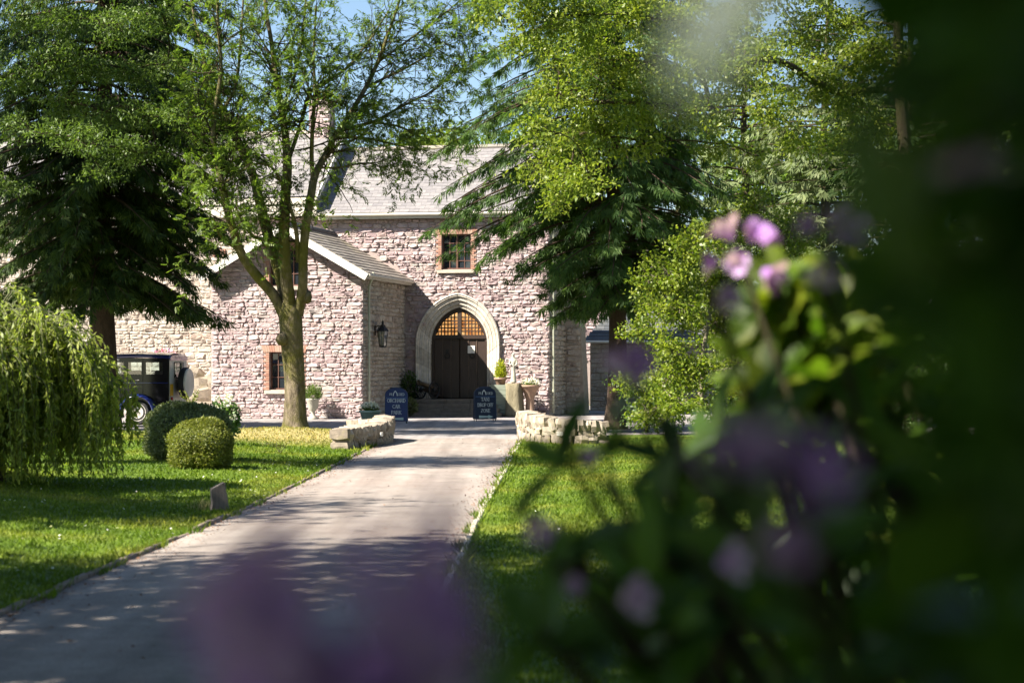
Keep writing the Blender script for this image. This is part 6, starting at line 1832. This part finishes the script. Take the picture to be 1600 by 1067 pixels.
# ------------------------------------------------------------------ clipped shrubs, hydrangea
def clipped(label, px, py, rx, rzv, mat, seed, n, L):
    rs = np.random.default_rng(seed)
    p = gnd(px, py); z = float(height(p[0], p[1]))
    root = tag(empty('clipped_shrub', (p[0], p[1], z)), label, 'shrub')
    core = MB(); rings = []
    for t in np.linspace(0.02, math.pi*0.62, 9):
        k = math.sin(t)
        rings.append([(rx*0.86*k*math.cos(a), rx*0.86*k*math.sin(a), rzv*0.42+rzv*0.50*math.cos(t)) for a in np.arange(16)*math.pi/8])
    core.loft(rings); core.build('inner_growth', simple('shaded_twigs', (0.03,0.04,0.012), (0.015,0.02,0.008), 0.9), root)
    d = unit(rs.normal(size=(n, 3))); d[:, 2] = np.where(d[:, 2] < -0.75, -d[:, 2], d[:, 2])
    lump = 1+0.07*np.sin(d[:, 0]*5+seed)+0.06*np.sin(d[:, 1]*7+2)+0.05*np.sin(d[:, 2]*8+seed)+np.where(rs.random(n) < 0.03, rs.random(n)*0.10, 0)
    P = d*np.array((rx, rx, rzv*0.58))*(lump*rs.uniform(0.90, 1.03, n))[:, None]+np.array((0, 0, rzv*0.43))
    P[:, 2] = np.maximum(P[:, 2], 0.03)
    leaves('foliage', P, d*0.5+rs.normal(size=(n, 3))*0.7+UP*0.2, rs.uniform(0.6, 1.3, n)*L, L*0.42, mat, root, None, d+rs.normal(size=(n, 3))*0.5, 0.15, rs)
    st_ = [(np.array([(0,0,0), np.array((math.cos(a), math.sin(a), 1.2))*rx*0.4, np.array((math.cos(a), math.sin(a), 1.0))*rx*0.7]), np.array([0.03,0.02,0.01])) for a in np.arange(6)]
    stuff(tubes_obj('stems', st_, M['dark_bark'], root))
clipped('larger grey green clipped dome shrub behind its yellow green neighbour', 292, 728, 0.72, 0.98, M['leaf_box2'], 821, 23000, 0.055)
clipped('yellow green clipped dome shrub in front of the larger dome', 315, 739, 0.50, 0.77, M['leaf_box'], 822, 19000, 0.046)
rs = np.random.default_rng(831)
p = at(350, 690, 41.5); z = float(height(p[0], p[1]))
hy = tag(empty('hydrangea', (p[0], p[1], z)), 'white mophead hydrangea behind the clipped domes', 'shrub')
n = 900; d = unit(rs.normal(size=(n, 3))); P = d*np.array((0.34,0.30,0.45))*rs.uniform(0.4, 1, (n, 1))+np.array((0,0,0.5))
leaves('foliage', P, d+rs.normal(size=(n,3))*0.4, 0.10, 0.065, M['leaf_hyd'], hy, None, None, 0.12, rs)
for i in range(13):
    d = unit(rs.normal(size=3)); d[1] = -abs(d[1])*0.8; c = d*np.array((0.36,0.32,0.48))+np.array((0,0,0.54))
    m_ = 60; e_ = unit(rs.normal(size=(m_, 3)))
    o_ = leaves('flower_head', e_*0.055, e_+rs.normal(size=(m_,3))*0.3, 0.035, 0.035, M['petal_white'], hy, None, None, 0.1, rs); o_.location = tuple(c)
stuff(tubes_obj('stems', [(np.array([(0,0,0),(rs.normal()*0.1,rs.normal()*0.1,0.4),(rs.normal()*0.2,rs.normal()*0.2,0.75)]), np.array([0.012,0.01,0.006])) for _ in range(9)], M['dark_bark'], hy))
# straggly seedlings round the bank
for i, (px, py, label) in enumerate(((437, 712, 'straggly low weed on the dry bank below the ash tree'), (300, 650, 'spindly seedling poking up behind the grey green dome'))):
    p = gnd(px, py) if i == 0 else at(300, 690, 44); n = 90 if i == 0 else 200
    zb = float(height(p[0], p[1])); rs = np.random.default_rng(840+i); hh = 0.22 if i == 0 else 1.05
    rt = tag(empty('weed', (p[0], p[1], zb)), label, 'weed')
    st_ = [(np.array([(0,0,0),(rs.normal()*0.1,rs.normal()*0.1,hh*0.6),(rs.normal()*0.2,rs.normal()*0.1,hh)]), np.array([0.006,0.005,0.003])) for _ in range(7)]
    stuff(tubes_obj('stems', st_, M['pale_bark'], rt))
    q_ = np.concatenate([P[1]+(P[2]-P[1])*rs.random((n//7, 1)) for P, _ in st_])
    leaves('foliage', q_, rs.normal(size=(len(q_), 3)), 0.06, 0.03, M['leaf_box'], rt, None, None, 0.1, rs)

# ------------------------------------------------------------------ rhododendron close to the camera
def rhodo_leaf(name, mat, L, W, curl, seed):
    """long elliptic leathery leaf with midrib fold and drooping tip"""
    q = MB(); n = 7
    rings = []
    for i in range(n+1):
        t = i/n
        w = W*math.sin(math.pi*min(1, t*0.96+0.04))**0.75*0.5+0.0012
        y = L*t; z = -curl*L*t*t
        rings.append([(-w, y, z+w*0.35), (0, y, z), (w, y, z+w*0.35)])
    q.loft(rings, False, False)
    st = MB()
    me = q.mesh(name, mat, smooth=True, recalc=False)
    return me
LM = [rhodo_leaf('leaf', M['leaf_rhodo'], 0.125, 0.040, 0.12, 1), rhodo_leaf('leaf', M['leaf_rhodo'], 0.105, 0.036, 0.25, 2), rhodo_leaf('leaf', M['leaf_rhodo'], 0.145, 0.042, 0.2, 3)]
LN = [rhodo_leaf('young_leaf', M['leaf_rhodo_new'], 0.11, 0.036, 0.15, 4), rhodo_leaf('young_leaf', M['leaf_rhodo_new'], 0.09, 0.034, 0.05, 5)]
def flower_mesh(L, open_, seed):
    rs = np.random.default_rng(seed); q = MB()
    for k in range(5):
        a = k*2*math.pi/5+rs.normal()*0.1
        o = np.array((math.cos(a), math.sin(a), 0)); s_ = np.array((-o[1], o[0], 0))
        q.cur = rs.random()*0.6+0.2
        rings = []
        for t, r, z, w in ((0, 0.004, 0, 0.004), (0.35, 0.010, L*0.35, 0.009), (0.7, 0.4*open_*L+0.008, L*0.66, 0.016), (1.0, 0.75*open_*L+0.01, L*0.84, 0.009)):
            c = o*r+UP*z
            rings.append([c-s_*w+o*0.003, c, c+s_*w+o*0.003])
        q.loft(rings, False, False)
    for k in range(6):
        a = rs.random()*6.28; q.tube([(0,0,L*0.2),(0.006*math.cos(a),0.006*math.sin(a),L*0.6),(0.015*math.cos(a),0.015*math.sin(a),L*0.95)], 0.0007, 3)
    return q.mesh('flower', M['petal'], smooth=False, recalc=False)
FM = [flower_mesh(0.045, 0.85, 1), flower_mesh(0.05, 0.75, 2), flower_mesh(0.04, 0.6, 3)]

def bush(label, loc):
    return tag(empty('rhododendron', tuple(loc)), label, 'shrub')
def orient(d, roll):
    return (Vector(d).to_track_quat('Y', 'Z') @ __import__('mathutils').Quaternion((0, 1, 0), roll)).to_euler()
def whorl(root, p, axis, n, meshes, rs, tilt=0.5, sc=1.0):
    axis = Vector(axis).normalized(); q_ = axis.to_track_quat('Z', 'Y')
    ph = rs.random()*6
    nm = 'young_leaf' if meshes is LN else 'leaf'
    for k in range(n):
        a = ph+k*2.4+rs.normal()*0.15; e = tilt+rs.normal()*0.2
        d = q_ @ Vector((math.cos(a)*math.cos(e), math.sin(a)*math.cos(e), math.sin(e)))
        o = link(nm, meshes[rs.integers(len(meshes))], root, tuple(np.array(p)-np.array(root.location)))
        nrm = axis if abs(axis.dot(d)) < 0.9 else Vector((0, 0, 1))
        x = d.cross(nrm).normalized(); zv = x.cross(d).normalized()
        m3 = Matrix((x, d, zv)).transposed()
        o.rotation_euler = m3.to_euler()
        s = sc*rs.uniform(0.8, 1.15); o.scale = (s, s, s)
def truss(root, p, axis, n, rs, sc=1.0, spread_=1.0, loose=1.0):
    axis = Vector(axis).normalized(); q_ = axis.to_track_quat('Z', 'Y')
    t = empty('flower_truss', tuple(np.array(p)-np.array(root.location)), 0, root)
    for k in range(n):
        f = (k+0.5)/n; e = math.asin(max(-1, 1-1.25*f*spread_)); a = k*2.4
        d = q_ @ Vector((math.cos(a)*math.cos(e), math.sin(a)*math.cos(e), math.sin(e)))
        o = link('flower', FM[rs.integers(3)], t, tuple(d*0.022*sc*loose))
        o.rotation_euler = d.to_track_quat('Z', 'Y').to_euler()
        s = sc*rs.uniform(0.8, 1.1); o.scale = (s, s, s)
    return t
def stem(root, pts, r0, r1):
    P = smooth_path([np.array(p_)-np.array(root.location) for p_ in pts], 4)
    return tubes_obj('stem', [(P, np.linspace(r0, r1, len(P)))], M['dark_bark'], root, 7)

rs = np.random.default_rng(901)
rb = bush('large rhododendron with mauve flowers leaning over the right-hand lawn', (1.25, 3.3, 0.0))
rt = np.array((1.25, 3.3, 0.0))
W = [  # px, py, distance, leaves, young, scale
 (1235,500,4.3,8,1,1.4),(1285,455,4.3,7,1,1.4),(1300,540,4.3,8,1,1.4),(1245,590,4.3,8,1,1.4),(1330,610,4.3,7,1,1.4),(1270,650,4.3,7,1,1.4),(1300,690,4.3,6,1,1.4),(1360,500,4.3,7,1,1.4),
 (1120,680,4.0,6,0,1.3),(1060,730,3.0,6,0,1.05),(890,880,2.7,5,0,1.0),(1040,830,2.6,6,0,1.1),(1080,900,2.5,6,0,1.1),(1000,940,2.4,6,0,1.0),(940,1020,2.3,6,0,1.0),(1040,1010,2.3,6,0,1.1),(1130,960,2.3,6,0,1.1),(1130,800,2.7,6,0,1.0),(1190,700,2.8,6,0,1.0),(1200,880,2.4,6,0,1.1),(950,700,3.1,4,0,0.9),(880,730,3.0,4,0,0.9),(860,1000,2.3,4,0,1.0),(1210,470,4.3,7,1,1.3),(1260,540,4.3,8,1,1.4),(1220,640,4.2,7,1,1.3),(1320,470,4.4,7,1,1.4),(1345,560,4.4,8,1,1.4),(1180,650,4.0,5,0,1.3),(1250,700,4.2,6,1,1.3),(1175,560,4.4,7,1,1.4),(1290,500,4.5,7,1,1.4),(1380,620,4.5,7,1,1.4),(1230,440,4.5,6,1,1.3),(1340,430,4.6,6,1,1.4),(1290,600,4.1,7,1,1.35),(1210,600,4.2,7,1,1.35),(1370,540,4.2,7,1,1.3)]
tips_ = []
for (px, py, Y, n, yg, sc) in W:
    p = at(px, py, Y); ax_ = np.array((-0.55, -0.45, 0.6))+rs.normal(size=3)*0.3
    whorl(rb, p, ax_, n, LN if yg else LM, rs, 0.25 if not yg else 0.45, sc)
    j = rt+np.array((rs.uniform(-0.45, 0.2), rs.uniform(-0.3, 0.5), 0)); hh = rs.uniform(0.25, 0.6)
    mid = j*0.45+p*0.55; mid[2] = p[2]*0.55
    stem(rb, [j*np.array((1,1,0)), j+(0, 0, p[2]*hh*0.6), mid, p-ax_*0.06, p], 0.016, 0.004)
T = [(1163,408,4.2,(-.2,-.5,.8),6,1.05),(1235,775,0.92,(-.3,-.7,.5),3,0.5),(1170,745,0.95,(-.3,-.5,.7),2,0.42),(1290,385,2.6,(-.2,-.6,.6),3,0.8),(955,942,2.2,(-.3,-.6,.5),1,0.6),(832,832,2.4,(-.6,-.4,.3),1,0.6),(880,915,2.2,(-.5,-.6,.2),1,0.45),(1100,885,2.1,(-.3,-.7,.5),1,0.7),(1505,200,1.2,(-.2,-.7,.5),4,0.7),(905,715,2.6,(-.4,-.5,.4),1,0.4),(975,590,2.3,(-.4,-.5,.4),2,0.6),(1110,480,3.0,(-.4,-.5,.4),1,0.8)]
for (px, py, Y, ax_, n, sc) in T:
    p = at(px, py, Y); truss(rb, p, ax_, n, rs, sc, 1.0, 2.4 if Y > 3 else 1.3)
    j = rt+np.array((rs.uniform(-0.45, 0.1), rs.uniform(-0.8, 0.3), 0)); mid = j*0.4+p*0.6; mid[2] = p[2]*0.62
    stem(rb, [j*np.array((1,1,0)), mid*np.array((1,1,0.6))+np.array((0.05,0,0)), mid, p-np.array(ax_)*0.05, p], 0.014, 0.003)
# thick bare stem seen through the leaves
stem(rb, [rt+(0.2,0.2,0), at(1480,900,2.9), at(1420,800,2.9), at(1370,730,2.9), at(1320,660,2.95)], 0.022, 0.009)
# the dense body of the bush
def mass(root, n, seed, mat, bound, yr, pxmax, pyr):
    rs = np.random.default_rng(seed)
    m_ = n*3
    Y = rs.uniform(*yr, m_); py = rs.uniform(*pyr, m_); px = rs.uniform(900, pxmax, m_)
    Z = CAMZ-(py-HOR)/F*Y
    b = np.interp(py, *bound)+rs.normal(size=m_)*25
    ok = (px > b) & (Z > 0.08) & (Z < 3.6)
    X = (px-800)/F*Y
    P = np.stack([X, Y, Z], 1)[ok][:n]
    k = len(P)
    d = rs.normal(size=(k, 3)); d[:, 2] = d[:, 2]*0.5-0.15; d[:, 0] -= 0.2
    Lf = rs.uniform(0.09, 0.15, k)
    o = leaves('leaf_mass', P-np.array(root.location), d, Lf, Lf*0.36, mat, root, None, unit(UP+rs.normal(size=(k, 3))*0.55), 0.15, rs)
    stuff(o)
    return o
mass(rb, 17000, 911, M['leaf_rhodo'], ([-900,0,200,400,560,700,800,900,1067,1600], [1520,1490,1460,1420,1400,1330,1215,1170,1130,1000]), (2.7, 5.2), 3300, (-1000, 2300))
for i in range(14):
    a = rs.random()*6.28; p0 = rt+np.array((0.35*math.cos(a)+0.3, 0.35*math.sin(a)+0.3, 0))
    stem(rb, [p0, p0+(0.15*math.cos(a), 0.15*math.sin(a), 0.8), p0+(0.4*math.cos(a)+0.2, 0.4*math.sin(a), 1.7), p0+(0.6*math.cos(a)+0.3, 0.6*math.sin(a), 2.6)], 0.03, 0.008)
# overhanging bough close to the lens on the right
rb2 = bush('rhododendron bough hanging dark and close on the right', (0.75, 0.9, 0.0))
mass(rb2, 900, 921, M['leaf_rhodo'], ([-900,0,400,600,800,1067,1600], [1590,1570,1550,1530,1500,1470,1430]), (0.85, 1.35), 2600, (-500, 1700))
for k in range(4): stem(rb2, [(0.75+0.05*k,0.9,0), (0.70+0.05*k,1.0+0.05*k,0.7), (0.62+0.06*k,1.0+0.08*k,1.3), (0.50+0.08*k,1.05,1.9)], 0.014, 0.005)
# near leaf, bright glow painted as pale colour, under the lens hood line, top centre right
LS = [rhodo_leaf('pale_leaf', M['leaf_sheen'], 0.07, 0.034, 0.05, 6)]
def set_leaf(root, me, a, b, nrm, sc, nm='leaf'):
    o = link(nm, me, root, tuple(np.array(a)-np.array(root.location)))
    d = Vector(np.array(b)-np.array(a)).normalized(); x = d.cross(Vector(nrm)).normalized(); z = x.cross(d)
    o.rotation_euler = Matrix((x, d, z)).transposed().to_euler(); o.scale = (sc, sc, sc)
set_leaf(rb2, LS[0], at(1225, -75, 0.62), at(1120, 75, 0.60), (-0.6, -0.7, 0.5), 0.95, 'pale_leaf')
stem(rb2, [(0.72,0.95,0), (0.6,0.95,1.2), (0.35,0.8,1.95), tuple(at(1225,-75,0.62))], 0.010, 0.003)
set_leaf(rb2, LN[0], at(1325, 190, 0.95), at(1440, 430, 0.93), (-0.6, -0.75, 0.3), 0.8, 'young_leaf')
set_leaf(rb2, LN[1], at(1440, 210, 0.98), at(1400, 420, 0.97), (-0.6, -0.75, 0.3), 0.8, 'young_leaf')
stem(rb2, [(0.72,0.95,0), (0.55,1.0,1.2), (0.30,0.98,1.88), tuple(at(1440,210,0.98)), tuple(at(1325,190,0.95))], 0.008, 0.002)
# low flowering sprig just below the lens
rb3 = bush('small mauve rhododendron sprigs rising just below eye level over the drive edge', (-0.06, 0.80, 0.0))
for (px, py, Y, n, sc, ax_) in ((404,866,0.80,1,0.38,(-.1,-.1,1)),(396,925,0.80,3,0.42,(-.1,-.1,1)),(408,985,0.80,3,0.46,(0,-.3,1)),(392,1045,0.78,4,0.46,(0,-.3,1)),(440,1095,0.80,4,0.46,(0,-.3,1)),(630,822,0.80,1,0.40,(0,-.1,1)),(632,880,0.79,3,0.42,(.1,-.2,1)),(620,945,0.79,3,0.46,(.1,-.2,1)),(640,1015,0.78,4,0.46,(-.2,-.3,1)),(625,1085,0.80,4,0.46,(.2,-.3,1)),(530,1120,0.80,3,0.46,(0,-.3,1))):
    p = at(px, py, Y); truss(rb3, p, ax_, n, rs, sc)
    stem(rb3, [(-0.06,0.80,0), (-0.06+(p[0]+0.06)*0.4,0.8,0.8), (p[0],p[1],1.3), tuple(p)], 0.007, 0.002)
for (px, py, Y) in ((480,1160,0.80),(590,1180,0.82),(380,1190,0.8),(680,1190,0.82)):
    whorl(rb3, at(px, py, Y), (0,-.2,1), 6, LM, rs, 0.1, 0.7)
